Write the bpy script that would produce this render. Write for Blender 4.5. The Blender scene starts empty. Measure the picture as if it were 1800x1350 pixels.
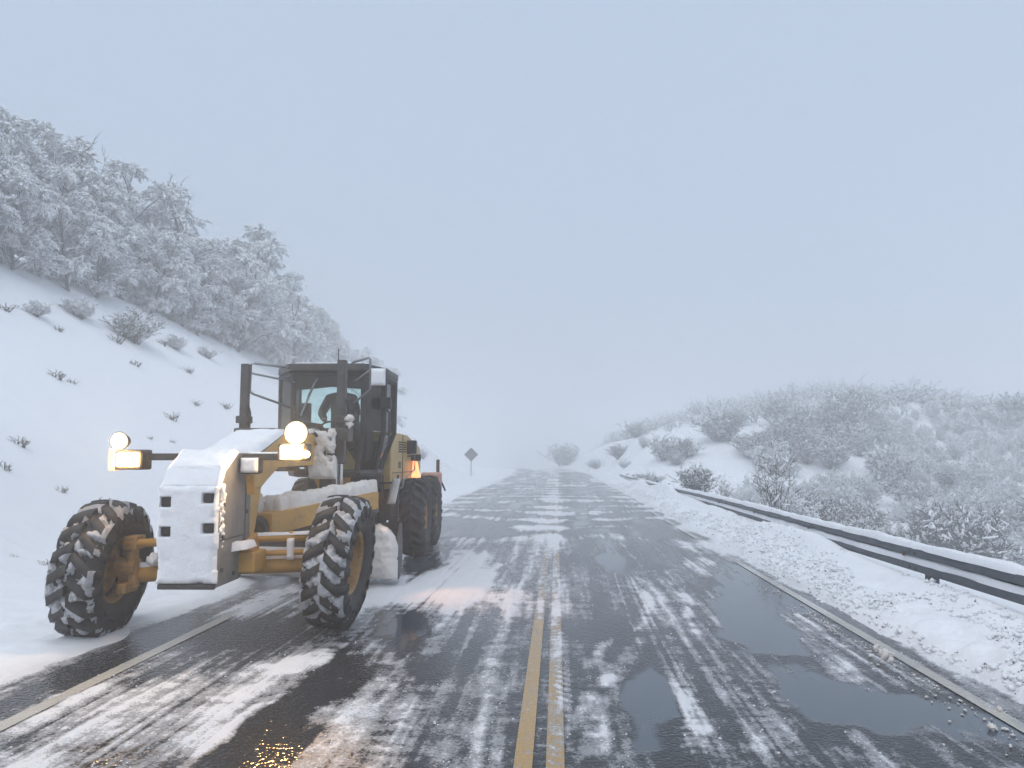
import bpy, bmesh, math, random
import numpy as np
from mathutils import Vector, Matrix, Euler

R_ = math.radians
random.seed(7)
SC = bpy.context.scene
COL = SC.collection

# ------------------------------------------------------------------ camera
CAM_H = 1.8
PITCH = math.atan(128 / 1350)
YAW = math.atan(79 / 1350 * math.cos(PITCH))
cam_d = bpy.data.cameras.new('camera')
cam_d.sensor_width = 36.0
cam_d.lens = 27.0
cam_d.clip_start = 0.05
cam_d.clip_end = 3000
cam = bpy.data.objects.new('camera', cam_d)
COL.objects.link(cam)
cam.location = (0, 0, CAM_H)
cam.rotation_euler = (math.pi / 2 + PITCH, 0, YAW)
SC.camera = cam

# ------------------------------------------------------------------ world, sun, exposure
W = bpy.data.worlds.new('World')
SC.world = W
W.use_nodes = True
nt = W.node_tree
bg = nt.nodes['Background']
sky = nt.nodes.new('ShaderNodeTexSky')
sky.sky_type = 'NISHITA'
sky.sun_disc = False
SUN_EL, SUN_AZ = 62.0, 200.0
sky.sun_elevation = R_(SUN_EL)
sky.sun_rotation = R_(SUN_AZ)
sky.air_density = 1.0
sky.dust_density = 3.0
over = nt.nodes.new('ShaderNodeMixRGB')          # an even layer of cloud in front of the clear sky
over.blend_type = 'MIX'
over.inputs['Fac'].default_value = 0.93
over.inputs['Color2'].default_value = (5.05, 6.15, 7.8, 1)
nt.links.new(sky.outputs[0], over.inputs['Color1'])
nt.links.new(over.outputs[0], bg.inputs['Color'])
bg.inputs['Strength'].default_value = 0.10

sun_d = bpy.data.lights.new('sun', 'SUN')
sun_d.energy = 1.3
sun_d.angle = R_(60)
sun_d.color = (1.0, 0.97, 0.93)
sun = bpy.data.objects.new('sun', sun_d)
COL.objects.link(sun)
sun.location = (0, 0, 60)
sun.rotation_euler = (R_(90 - SUN_EL), 0, R_(180 - SUN_AZ))

SC.view_settings.view_transform = 'Standard'
SC.view_settings.look = 'None'
SC.view_settings.exposure = 0.0
SC.view_settings.gamma = 1.0
SC.view_settings.use_curve_mapping = False
SC.render.engine = 'CYCLES'
SC.cycles.max_bounces = 6
SC.cycles.diffuse_bounces = 3
SC.cycles.glossy_bounces = 3
SC.cycles.transmission_bounces = 4
SC.cycles.transparent_max_bounces = 8
SC.cycles.volume_bounces = 4
SC.cycles.use_adaptive_sampling = True
SC.cycles.adaptive_threshold = 0.03
SC.cycles.use_denoising = True
SC.cycles.sample_clamp_indirect = 40.0
SC.cycles.caustics_reflective = False
SC.cycles.caustics_refractive = False
HAZE_DENSITY = 0.0098

# ------------------------------------------------------------------ measuring helpers
_F = np.array([-math.sin(YAW) * math.cos(PITCH), math.cos(YAW) * math.cos(PITCH), math.sin(PITCH)])
_U = np.array([math.sin(YAW) * math.sin(PITCH), -math.cos(YAW) * math.sin(PITCH), math.cos(PITCH)])
_R = np.array([math.cos(YAW), math.sin(YAW), 0.0])

def ray(px, py):
    return _F + (px - 900) / 1350 * _R + (675 - py) / 1350 * _U

def at(px, py, Y):
    d = ray(px, py)
    return d * (Y / d[1]) + np.array([0, 0, CAM_H])

def gnd(px, py, z=0.0):
    d = ray(px, py)
    t = (z - CAM_H) / d[2]
    return d[0] * t, d[1] * t

# ------------------------------------------------------------------ noise (numpy, repeatable)
def _hash(ix, iy, seed):
    h = (ix.astype(np.int64) * 374761393 + iy.astype(np.int64) * 668265263 + seed * 1442695041) & 0xffffffff
    h = ((h ^ (h >> 13)) * 1274126177) & 0xffffffff
    h = h ^ (h >> 16)
    return (h & 0xffffff) / float(0xffffff)

def vnoise(x, y, seed=0):
    x = np.asarray(x, float); y = np.asarray(y, float)
    x, y = np.broadcast_arrays(x, y)
    ix = np.floor(x); iy = np.floor(y)
    fx = x - ix; fy = y - iy
    fx = fx * fx * (3 - 2 * fx); fy = fy * fy * (3 - 2 * fy)
    a = _hash(ix, iy, seed); b = _hash(ix + 1, iy, seed)
    c = _hash(ix, iy + 1, seed); d = _hash(ix + 1, iy + 1, seed)
    return (a * (1 - fx) + b * fx) * (1 - fy) + (c * (1 - fx) + d * fx) * fy

def fbm(x, y, octv=4, seed=0, gain=0.5):
    s = 0; a = 1.0; t = 0
    x = np.asarray(x, float); y = np.asarray(y, float)
    for k in range(octv):
        s = s + a * vnoise(x * 2 ** k + 17.3 * k, y * 2 ** k - 9.1 * k, seed + k * 31)
        t += a; a *= gain
    return s / t

def sstep(a, b, x):
    t = np.clip((np.asarray(x, float) - a) / (b - a), 0, 1)
    return t * t * (3 - 2 * t)

# ------------------------------------------------------------------ object helpers
def link(o, parent=None):
    COL.objects.link(o)
    if parent is not None:
        o.parent = parent
    return o

def mesh_np(name, V, F, mats, parent=None, smooth=False, attrs=None, mat_idx=None):
    me = bpy.data.meshes.new(name)
    V = np.asarray(V, np.float32); F = np.asarray(F, np.int32)
    k = F.shape[1]
    me.vertices.add(len(V)); me.vertices.foreach_set('co', V.ravel())
    me.loops.add(F.size); me.loops.foreach_set('vertex_index', F.ravel())
    me.polygons.add(len(F))
    me.polygons.foreach_set('loop_start', np.arange(0, F.size, k, dtype=np.int32))
    me.polygons.foreach_set('loop_total', np.full(len(F), k, np.int32))
    if smooth:
        me.polygons.foreach_set('use_smooth', np.ones(len(F), bool))
    if mat_idx is not None:
        me.polygons.foreach_set('material_index', np.asarray(mat_idx, np.int32))
    if not isinstance(mats, (list, tuple)): mats = [mats]
    for m in mats: me.materials.append(m)
    for an, av in (attrs or {}).items():
        at_ = me.attributes.new(an, 'FLOAT', 'POINT')
        at_.data.foreach_set('value', np.asarray(av, np.float32).ravel())
    me.update(calc_edges=True)
    o = bpy.data.objects.new(name, me)
    return link(o, parent)

def grid_faces(nr, nc):
    i = np.arange(nr - 1)[:, None] * nc + np.arange(nc - 1)[None, :]
    i = i.ravel()
    return np.stack([i, i + 1, i + nc + 1, i + nc], 1)

def tag(o, label, cat, group=None):
    o['label'] = label; o['category'] = cat
    if group: o['group'] = group
    return o

def thing(name, label, cat, loc=(0, 0, 0), rz=0.0, group=None):
    o = bpy.data.objects.new(name, None)
    o.empty_display_size = 0.2
    link(o); o.location = loc; o.rotation_euler = (0, 0, rz)
    return tag(o, label, cat, group)

class MB:
    """collects shapes of ONE part"""
    def __init__(s): s.bm = bmesh.new()
    def box(s, x0, x1, y0, y1, z0, z1, bev=0.0, rot=None, piv=None):
        M = Matrix.Translation(((x0 + x1) / 2, (y0 + y1) / 2, (z0 + z1) / 2))
        if rot is not None: M = M @ Euler(rot).to_matrix().to_4x4()
        M = M @ Matrix.Diagonal((abs(x1 - x0), abs(y1 - y0), abs(z1 - z0), 1))
        r = bmesh.ops.create_cube(s.bm, size=1.0, matrix=M)
        if bev > 0:
            es = set(e for v in r['verts'] for e in v.link_edges)
            bmesh.ops.bevel(s.bm, geom=list(es), offset=bev, segments=2, profile=0.6, affect='EDGES')
        return s
    def cyl(s, p0, p1, r0, r1=None, n=14):
        p0 = Vector(p0); p1 = Vector(p1); d = p1 - p0
        M = Matrix.Translation((p0 + p1) / 2) @ d.to_track_quat('Z', 'Y').to_matrix().to_4x4()
        bmesh.ops.create_cone(s.bm, cap_ends=True, cap_tris=False, segments=n, radius1=r0,
                              radius2=r0 if r1 is None else r1, depth=d.length, matrix=M)
        return s
    def pipe(s, pts, r, n=8):
        pts = [Vector(p) for p in pts]
        rings = []
        up = Vector((0.13, 0.31, 0.94)).normalized()
        for i, p in enumerate(pts):
            t = (pts[min(i + 1, len(pts) - 1)] - pts[max(i - 1, 0)]).normalized()
            a = t.cross(up)
            if a.length < 0.05: a = t.cross(Vector((1, 0, 0)))
            a.normalize(); b = a.cross(t)
            rings.append([s.bm.verts.new(p + r * (math.cos(2 * math.pi * k / n) * a + math.sin(2 * math.pi * k / n) * b)) for k in range(n)])
        for i in range(len(rings) - 1):
            for k in range(n):
                s.bm.faces.new((rings[i][k], rings[i][(k + 1) % n], rings[i + 1][(k + 1) % n], rings[i + 1][k]))
        s.bm.faces.new(rings[0][::-1]); s.bm.faces.new(rings[-1])
        return s
    def prism(s, poly, axis, a, b, bev=0.0):
        """poly: 2-D outline, extruded along axis 'x','y' or 'z' from a to b"""
        def P(q, t):
            return {'x': (t, q[0], q[1]), 'y': (q[0], t, q[1]), 'z': (q[0], q[1], t)}[axis]
        A = [s.bm.verts.new(P(q, a)) for q in poly]; B = [s.bm.verts.new(P(q, b)) for q in poly]
        n = len(poly); fs = [s.bm.faces.new(A), s.bm.faces.new(B[::-1])]
        for i in range(n):
            fs.append(s.bm.faces.new((A[i], B[i], B[(i + 1) % n], A[(i + 1) % n])))
        if bev > 0:
            es = set(e for f in fs for e in f.edges)
            bmesh.ops.bevel(s.bm, geom=list(es), offset=bev, segments=2, profile=0.6, affect='EDGES')
        return s
    def quadslab(s, q, th):
        """four corners (3-D), thickened by th along their normal"""
        q = [Vector(p) for p in q]
        n = (q[1] - q[0]).cross(q[3] - q[0]).normalized() * th / 2
        A = [s.bm.verts.new(p + n) for p in q]; B = [s.bm.verts.new(p - n) for p in q]
        s.bm.faces.new(A); s.bm.faces.new(B[::-1])
        for i in range(4):
            s.bm.faces.new((A[i], B[i], B[(i + 1) % 4], A[(i + 1) % 4]))
        return s
    def build(s, name, mat, parent=None, smooth=False):
        bmesh.ops.recalc_face_normals(s.bm, faces=s.bm.faces)
        me = bpy.data.meshes.new(name); s.bm.to_mesh(me); s.bm.free()
        me.materials.append(mat)
        if smooth:
            for p in me.polygons: p.use_smooth = True
        o = bpy.data.objects.new(name, me)
        return link(o, parent)

# ------------------------------------------------------------------ materials
def new_mat(name):
    m = bpy.data.materials.new(name); m.use_nodes = True
    n = m.node_tree.nodes; l = m.node_tree.links
    return m, n, l, n['Principled BSDF']

def nz(n, l, scale, detail=4, rough=0.55, coord='Object', stretch=None):
    tc = n.new('ShaderNodeTexCoord'); t = n.new('ShaderNodeTexNoise')
    t.inputs['Scale'].default_value = scale; t.inputs['Detail'].default_value = detail
    t.inputs['Roughness'].default_value = rough
    if stretch:
        mp = n.new('ShaderNodeMapping'); mp.inputs['Scale'].default_value = stretch
        l.new(tc.outputs[coord], mp.inputs['Vector']); l.new(mp.outputs[0], t.inputs['Vector'])
    else:
        l.new(tc.outputs[coord], t.inputs['Vector'])
    return t.outputs['Fac']

def mrange(n, l, src, a, b, c=0.0, d=1.0):
    r = n.new('ShaderNodeMapRange'); r.interpolation_type = 'SMOOTHSTEP'
    r.inputs['From Min'].default_value = a; r.inputs['From Max'].default_value = b
    r.inputs['To Min'].default_value = c; r.inputs['To Max'].default_value = d
    l.new(src, r.inputs['Value']); return r.outputs['Result']

def mixc(n, l, fac, c1, c2):
    m = n.new('ShaderNodeMixRGB')
    for inp, v in (('Fac', fac), ('Color1', c1), ('Color2', c2)):
        if hasattr(v, 'type') and hasattr(v, 'is_linked'): l.new(v, m.inputs[inp])
        elif inp == 'Fac': m.inputs[inp].default_value = v
        else: m.inputs[inp].default_value = (*v, 1)
    return m.outputs[0]

def math_(n, l, op, a, b):
    m = n.new('ShaderNodeMath'); m.operation = op
    for i, v in enumerate((a, b)):
        if hasattr(v, 'is_linked'): l.new(v, m.inputs[i])
        else: m.inputs[i].default_value = v
    return m.outputs[0]

def bump(n, l, bsdf, src, strength, dist):
    b = n.new('ShaderNodeBump'); b.inputs['Strength'].default_value = strength; b.inputs['Distance'].default_value = dist
    l.new(src, b.inputs['Height']); l.new(b.outputs[0], bsdf.inputs['Normal'])

def paint(name, c1, c2, rough=0.5, scale=6, metal=0.0, spec=0.4, dirt=None, dirt_amt=0.5):
    m, n, l, b = new_mat(name)
    col = mixc(n, l, mrange(n, l, nz(n, l, scale), 0.35, 0.7), c1, c2)
    if dirt:
        col = mixc(n, l, mrange(n, l, nz(n, l, scale * 2.7, 6, 0.7), 0.5, 0.75, 0, dirt_amt), col, dirt)
    l.new(col, b.inputs['Base Color'])
    b.inputs['Roughness'].default_value = rough; b.inputs['Metallic'].default_value = metal
    b.inputs['Specular IOR Level'].default_value = spec
    bump(n, l, b, nz(n, l, scale * 10), 0.15, 0.01)
    return m

def snow_mat(name, c1=(0.80, 0.82, 0.85), c2=(0.88, 0.89, 0.91), s1=9.0, s2=70.0, strength=0.35, dirt_attr=False):
    m, n, l, b = new_mat(name)
    col = mixc(n, l, nz(n, l, s1), c1, c2)
    if dirt_attr:
        a = n.new('ShaderNodeAttribute'); a.attribute_name = 'dirt'
        f = math_(n, l, 'MULTIPLY', a.outputs['Fac'], mrange(n, l, nz(n, l, 22, 6, 0.7), 0.3, 0.7, 0.25, 1.0))
        col = mixc(n, l, f, col, (0.36, 0.33, 0.30))
    l.new(col, b.inputs['Base Color'])
    b.inputs['Roughness'].default_value = 0.75
    b.inputs['Specular IOR Level'].default_value = 0.2
    h = math_(n, l, 'ADD', nz(n, l, s1, 5), math_(n, l, 'MULTIPLY', nz(n, l, s2, 4), 0.35))
    bump(n, l, b, h, strength, 0.05)
    return m

M = {}
M['snow'] = snow_mat('snow_ground', dirt_attr=True, s1=2.2, s2=24, strength=0.30)
M['snow_fresh'] = snow_mat('snow_cover', s1=8, s2=60, strength=0.3)
M['snow_dirty'] = snow_mat('snow_dirty', (0.60, 0.55, 0.50), (0.82, 0.80, 0.78), 7, 40, 0.5)
M['snow_tyre'] = snow_mat('slush_packed_in_tread', (0.26, 0.265, 0.28), (0.72, 0.74, 0.77), 14, 60, 0.7)
M['snow_twig'] = snow_mat('snow_on_twigs', (0.80, 0.82, 0.84), (0.91, 0.92, 0.93), 3, 10, 0.1)
M['yellow'] = paint('yellow_paint', (0.60, 0.34, 0.085), (0.50, 0.28, 0.075), 0.45, 3, dirt=(0.24, 0.19, 0.14), dirt_amt=0.7)
M['yellow_pale'] = paint('yellow_hood_paint', (0.56, 0.38, 0.13), (0.47, 0.32, 0.11), 0.45, 3, dirt=(0.22, 0.18, 0.12), dirt_amt=0.6)
M['rim'] = paint('rim_paint', (0.46, 0.27, 0.09), (0.34, 0.19, 0.07), 0.55, 6, dirt=(0.10, 0.07, 0.05), dirt_amt=0.9)
M['dark'] = paint('dark_steel', (0.045, 0.045, 0.046), (0.075, 0.072, 0.07), 0.5, 5, dirt=(0.16, 0.14, 0.12), dirt_amt=0.4)
M['grey'] = paint('grey_weight_paint', (0.20, 0.20, 0.20), (0.15, 0.15, 0.15), 0.55, 5, dirt=(0.3, 0.27, 0.24), dirt_amt=0.5)
M['black'] = paint('black_plastic', (0.018, 0.019, 0.02), (0.03, 0.03, 0.032), 0.5, 8)
M['hole'] = paint('slot_black', (0.02, 0.02, 0.022), (0.035, 0.035, 0.036), 0.8, 8)
M['rubber'] = paint('tyre_rubber', (0.022, 0.023, 0.025), (0.045, 0.045, 0.046), 0.62, 7, dirt=(0.12, 0.115, 0.11), dirt_amt=0.45)
M['chrome'] = paint('chrome_rod', (0.6, 0.6, 0.6), (0.5, 0.5, 0.5), 0.18, 6, metal=1.0)
M['tube'] = paint('galvanised_tube', (0.30, 0.31, 0.32), (0.22, 0.23, 0.24), 0.4, 9, metal=0.5)
M['steel_rail'] = paint('weathered_galvanised_rail', (0.050, 0.060, 0.074), (0.082, 0.092, 0.108), 0.5, 4, metal=0.2, dirt=(0.03, 0.03, 0.033), dirt_amt=0.7)
M['orange'] = paint('orange_plastic', (0.75, 0.20, 0.02), (0.65, 0.17, 0.02), 0.35, 9)
M['pink'] = paint('faded_red_tape', (0.6, 0.33, 0.27), (0.7, 0.45, 0.38), 0.5, 12)
M['rust'] = paint('rusty_steel', (0.17, 0.09, 0.055), (0.10, 0.06, 0.045), 0.7, 9)
M['jacket'] = paint('dark_jacket', (0.028, 0.029, 0.034), (0.045, 0.046, 0.05), 0.85, 9)
M['skin'] = paint('skin', (0.42, 0.25, 0.18), (0.36, 0.21, 0.15), 0.55, 12)
M['hair'] = paint('dark_hair', (0.02, 0.016, 0.013), (0.04, 0.03, 0.02), 0.7, 30)
M['bark'] = paint('bark', (0.075, 0.062, 0.055), (0.14, 0.125, 0.115), 0.9, 5)
M['twig'] = paint('twigs_and_leaves', (0.065, 0.063, 0.058), (0.14, 0.13, 0.115), 0.9, 2.5)
M['twig_olive'] = paint('olive_twigs', (0.085, 0.08, 0.05), (0.15, 0.13, 0.085), 0.9, 2.5)
M['gravel'] = paint('gravel', (0.07, 0.065, 0.06), (0.20, 0.18, 0.16), 0.9, 3)
M['sign_grey'] = paint('sign_back_aluminium', (0.09, 0.095, 0.10), (0.12, 0.125, 0.13), 0.5, 5)

def glass_mat():
    m, n, l, b = new_mat('cab_glass')
    n.remove(b)
    tr = n.new('ShaderNodeBsdfTransparent'); tr.inputs[0].default_value = (0.92, 0.985, 0.972, 1)
    gl = n.new('ShaderNodeBsdfGlossy'); gl.inputs['Roughness'].default_value = 0.06
    df = n.new('ShaderNodeBsdfDiffuse'); df.inputs[0].default_value = (0.55, 0.6, 0.6, 1)
    fr = n.new('ShaderNodeFresnel'); fr.inputs['IOR'].default_value = 1.25
    mx = n.new('ShaderNodeMixShader'); m2 = n.new('ShaderNodeMixShader')
    l.new(mrange(n, l, nz(n, l, 4, 5), 0.40, 0.8, 0.0, 0.10), m2.inputs[0])
    l.new(tr.outputs[0], m2.inputs[1]); l.new(df.outputs[0], m2.inputs[2])
    l.new(fr.outputs[0], mx.inputs[0]); l.new(m2.outputs[0], mx.inputs[1]); l.new(gl.outputs[0], mx.inputs[2])
    l.new(mx.outputs[0], n['Material Output'].inputs['Surface'])
    return m
M['glass'] = glass_mat()

def lamp_mat(name, col, strength):
    m, n, l, b = new_mat(name)
    b.inputs['Base Color'].default_value = (0.8, 0.8, 0.8, 1)
    b.inputs['Emission Color'].default_value = (*col, 1); b.inputs['Emission Strength'].default_value = strength
    return m
M['lamp_white'] = lamp_mat('lit_lens_white', (1.0, 0.82, 0.52), 320)
M['lamp_amber'] = lamp_mat('lit_lens_amber', (1.0, 0.52, 0.17), 150)
M['lamp_rim'] = lamp_mat('lit_lens_outer', (1.0, 0.60, 0.20), 1.15)
M['lamp_orange'] = lamp_mat('lit_marker_orange', (1.0, 0.30, 0.04), 2.2)

# wet asphalt that carries slush and snow where the 'snow' attribute says so
def road_mat(name, base1, base2, paint_layer=False):
    m, n, l, b = new_mat(name)
    a = n.new('ShaderNodeAttribute'); a.attribute_name = 'snow'
    w = n.new('ShaderNodeAttribute'); w.attribute_name = 'wet'
    fine = nz(n, l, 48, 6, 0.75)
    mid = nz(n, l, 13, 4, 0.6, stretch=(1.0, 0.45, 1.0))
    s = math_(n, l, 'ADD', a.outputs['Fac'], math_(n, l, 'MULTIPLY', math_(n, l, 'SUBTRACT', fine, 0.5), 0.95))
    s = math_(n, l, 'ADD', s, math_(n, l, 'MULTIPLY', math_(n, l, 'SUBTRACT', mid, 0.5), 0.45))
    f1 = mrange(n, l, s, 0.34, 0.56); f2 = mrange(n, l, s, 0.56, 0.76)
    if paint_layer:
        f1 = mrange(n, l, s, 0.36, 0.66, 0, 0.9)
    grain = nz(n, l, 160, 3, 0.6)
    base = mixc(n, l, mrange(n, l, grain, 0.4, 0.7), base1, base2)
    base = mixc(n, l, w.outputs['Fac'], base, (0.066, 0.082, 0.102)) if not paint_layer else base
    c = mixc(n, l, f1, base, (0.31, 0.315, 0.33))
    c = mixc(n, l, f2, c, mixc(n, l, nz(n, l, 5, 4), (0.66, 0.66, 0.68), (0.80, 0.81, 0.83)))
    l.new(c, b.inputs['Base Color'])
    r = math_(n, l, 'ADD', 0.05, math_(n, l, 'MULTIPLY', f1, 0.38))
    r = math_(n, l, 'ADD', r, math_(n, l, 'MULTIPLY', f2, 0.25))
    r = math_(n, l, 'ADD', r, math_(n, l, 'MULTIPLY', mrange(n, l, mid, 0.3, 0.7), 0.06))
    r = math_(n, l, 'MULTIPLY', r, math_(n, l, 'SUBTRACT', 1.0, math_(n, l, 'MULTIPLY', w.outputs['Fac'], 0.85)))
    l.new(r, b.inputs['Roughness'])
    b.inputs['IOR'].default_value = 1.38
    l.new(math_(n, l, 'ADD', 0.22, math_(n, l, 'MULTIPLY', w.outputs['Fac'], 0.55)), b.inputs['Specular IOR Level'])
    peb = nz(n, l, 36, 1.0, 0.4)          # the rounded stones of the surface, glossy with melt water
    bare = math_(n, l, 'SUBTRACT', 1.0, f1)
    h = math_(n, l, 'ADD', math_(n, l, 'MULTIPLY', s, f1), math_(n, l, 'MULTIPLY', math_(n, l, 'MULTIPLY', peb, bare), 0.85))
    h = math_(n, l, 'MULTIPLY', h, math_(n, l, 'SUBTRACT', 1.0, math_(n, l, 'MULTIPLY', w.outputs['Fac'], 0.92)))
    bump(n, l, b, h, 0.55, 0.012)
    return m
M['road'] = road_mat('wet_asphalt_with_slush', (0.024, 0.025, 0.028), (0.052, 0.052, 0.054))
M['line_yellow'] = road_mat('yellow_line_paint', (0.48, 0.31, 0.11), (0.26, 0.19, 0.11), True)
M['line_white'] = road_mat('white_line_paint', (0.52, 0.49, 0.43), (0.36, 0.34, 0.30), True)

# ------------------------------------------------------------------ terrain functions
def road_c(Y):                       # x of the road's centre line
    Y = np.asarray(Y, float)
    return -0.29 - np.where(Y > 70, (Y - 70) ** 2 / 900.0, 0.0)

def road_z(Y):
    Y = np.asarray(Y, float)
    return np.where(Y > 110, -(Y - 110) ** 2 / 2600.0, 0.0)

def ground_z(u, Y):
    """u: offset from the road's centre, Y: distance ahead"""
    u = np.asarray(u, float); Y = np.asarray(Y, float)
    n1 = fbm(u * 0.35, Y * 0.35, 4, 3) - 0.5
    n2 = fbm(u * 0.06, Y * 0.06, 3, 11) - 0.5
    edge = (fbm(u * 1.1 + 40, Y * 0.8, 4, 5) - 0.5)
    # shoulders come up beside the pavement
    zl = -0.14 + 0.19 * sstep(3.72, 4.28, -u + 0.7 * edge) + 0.05 * sstep(4.4, 7.0, -u)
    zr = -0.14 + 0.20 * sstep(3.48, 3.80, u + 0.35 * edge)
    # left: cut slope, then the wooded hill
    toe = 7.3 + np.clip(Y - 60, 0, None) ** 2 * 0.011
    d = -u - toe + 1.2 * n2
    sl = 0.69 * np.clip(d, 0, 12.3) + 0.44 * np.clip(d - 12.3, 0, 13) + 0.02 * np.clip(d - 25.3, 0, None)
    sl = np.where(d < 1.5, np.clip(d + 1.5, 0, None) ** 2 * 0.69 / 6.0, sl)
    n3 = fbm(u * 3.2, Y * 3.2, 4, 15, .6) - 0.5
    left = zl + sl + (0.26 * n1 * sstep(4.5, 8, -u)) + 0.10 * n3 * sstep(4.1, 4.6, -u) * (1 - sstep(6.5, 9, -u)) + 0.05 * n3 * sstep(6.5, 9, -u) + 0.9 * n2 * sstep(9, 20, -u)
    # right: snow bank in front of the rail, then the valley and the hill beyond
    bank = 0.27 * np.exp(-((u - 4.62) / 0.28) ** 2) * (0.45 + 1.1 * fbm(u * 0.2, Y * 0.45, 4, 21)) * (0.55 + 0.45 * sstep(6.0, 15, Y))
    bank = bank + 0.12 * sstep(4.3, 4.9, u) * (1 - sstep(5.6, 7.5, u))
    bank = bank + 0.10 * np.exp(-((u - 4.2) / 0.35) ** 2) + 0.26 * np.exp(-((u - 4.70) / 0.4) ** 2 - ((Y - 31.5) / 3.2) ** 2) + 0.25 * np.exp(-((u - 4.72) / 0.3) ** 2 - ((Y - 41) / 2.5) ** 2)
    rough = 0.065 * np.clip(fbm(u * 4.5, Y * 4.5, 5, 8, 0.7) - 0.36, 0, None) * 4 * np.exp(-((u - 4.05) / 0.42) ** 2)
    fall = -3.6 * sstep(5.2, 15, u) * (1 - sstep(24, 66, Y - 0.22 * np.clip(u - 10, 0, 80)))
    hill = 3.7 * sstep(50, 80, Y) * sstep(4.8, 8.8, u) * (1 - 0.45 * sstep(96, 140, Y)) + 0.9 * sstep(40, 60, Y) * sstep(7, 14, u) * (1 - sstep(70, 90, Y))
    hill = hill + 2.9 * sstep(60, 100, Y) * sstep(8, 20, u)
    hill = hill + 4.0 * sstep(45, 118, Y) * sstep(12, 46, u) * (1 - 0.85 * sstep(42, 95, u))
    hill = hill * (1 - 0.45 * sstep(125, 190, Y)) * (1 - 0.58 * sstep(34, 64, u))
    right = zr + bank + rough + fall + hill + 0.08 * n1 * sstep(5.2, 7, u) + 1.6 * n2 * sstep(7, 26, u)
    return np.where(u < 0, left, right) + road_z(Y)

def gz(X, Y):
    return float(ground_z(X - road_c(Y), Y))

def hit_ground(px, py, Ymin=4.0, Ymax=200.0):
    """where the line of sight through a measured point meets the terrain"""
    d = ray(px, py); Y = np.geomspace(Ymin, Ymax, 700)
    X = d[0] / d[1] * Y; Z = CAM_H + d[2] / d[1] * Y
    h = ground_z(X - road_c(Y), Y)
    k = np.nonzero(Z <= h)[0]
    if len(k) == 0: return None
    k = k[0]
    return Vector((X[k], Y[k], h[k]))

# rows get longer with distance
rows = [-48.0, -36, -26, -18, -12, -8, -5, -2, 0, 1.2, 2.2, 3.0]
y = 3.4
while y < 440:
    rows.append(y); y += max(0.022, y * y * 0.00082) if y < 60 else max(0.022, 60 * 60 * 0.00082 + (y - 60) * 0.05)
rows = np.array(rows)

# ------------------------------------------------------------------ ground
du = [3.3]
while du[-1] < 5.6: du.append(du[-1] + 0.055)
while du[-1] < 235: du.append(du[-1] * 1.045 + 0.02)
du = np.array(du)
ucols = np.concatenate([-du[::-1], [-1.5, 0, 1.5], du])
gy = rows[::1]
UU, YY = np.meshgrid(ucols, gy)
ZZ = ground_z(UU, YY)
XX = UU + road_c(YY)
dirt = 0.30 * np.exp(-((UU - 3.62) / 0.22) ** 2) * sstep(0.35, 0.7, fbm(UU * 2, YY * 0.6, 3, 61)) \
     + 0.22 * np.exp(-((UU - 4.0) / 0.4) ** 2) * sstep(0.45, 0.7, fbm(UU * 4, YY * 3, 4, 62)) \
     + 0.25 * np.exp(-((UU + 4.0) / 0.3) ** 2) * sstep(0.4, 0.7, fbm(UU * 2, YY * 0.6, 3, 63))
g = mesh_np('ground', np.stack([XX, YY, ZZ], -1).reshape(-1, 3), grid_faces(len(gy), len(ucols)), M['snow'],
            smooth=True, attrs={'dirt': dirt})
g['kind'] = 'structure'

# ------------------------------------------------------------------ road
PATCH = [  # px, py, rx, ry in the photograph, amount
    (280, 1235, 220, 75, .25), (120, 1330, 150, 40, .28), (500, 1185, 75, 26, .30), (420, 1290, 90, 30, .22),
    (800, 1032, 75, 46, .50), (690, 1045, 60, 34, .42), (960, 1030, 26, 60, .05), (690, 1270, 95, 80, .16),
    (1150, 1062, 32, 60, .16), (1120, 1035, 30, 40, .12), (1190, 1210, 26, 60, .14), (1215, 1275, 30, 60, .25),
    (1040, 1290, 24, 60, .26), (1240, 1000, 50, 22, .25), (960, 958, 60, 16, .10), (1240, 958, 60, 14, .2),
    (820, 980, 45, 14, .30), (1480, 1170, 45, 22, .16), (1330, 1320, 60, 30, .10), (620, 1060, 40, 60, .28),
    (450, 1060, 90, 30, .25), (900, 1060, 40, 40, .22), (1290, 1080, 40, 40, .20),
    (690, 1108, 62, 34, -.55), (585, 1200, 62, 40, -.42), (490, 1300, 75, 80, -.80), (380, 1110, 120, 26, -.34),
    (1350, 1105, 70, 60, -.62), (1480, 1230, 90, 50, -.42), (1125, 1245, 48, 66, -.62), (1640, 1250, 120, 40, -.36),
    (1045, 1115, 55, 30, -.42), (770, 1160, 60, 30, -.22), (850, 935, 60, 14, -.42), (1300, 1020, 60, 36, -.40),
    (1400, 1060, 60, 26, -.45), (740, 990, 40, 16, -.40), (1060, 985, 90, 14, -.2), (1130, 925, 70, 10, -.2), (230, 1170, 120, 30, -.16),
]
WET = [(1350, 1105, 80, 66), (1480, 1215, 110, 55), (1125, 1245, 52, 72), (690, 1108, 55, 30),
       (1310, 1025, 60, 36), (1640, 1260, 110, 46), (1410, 1065, 60, 24), (740, 985, 50, 18)]
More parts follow.
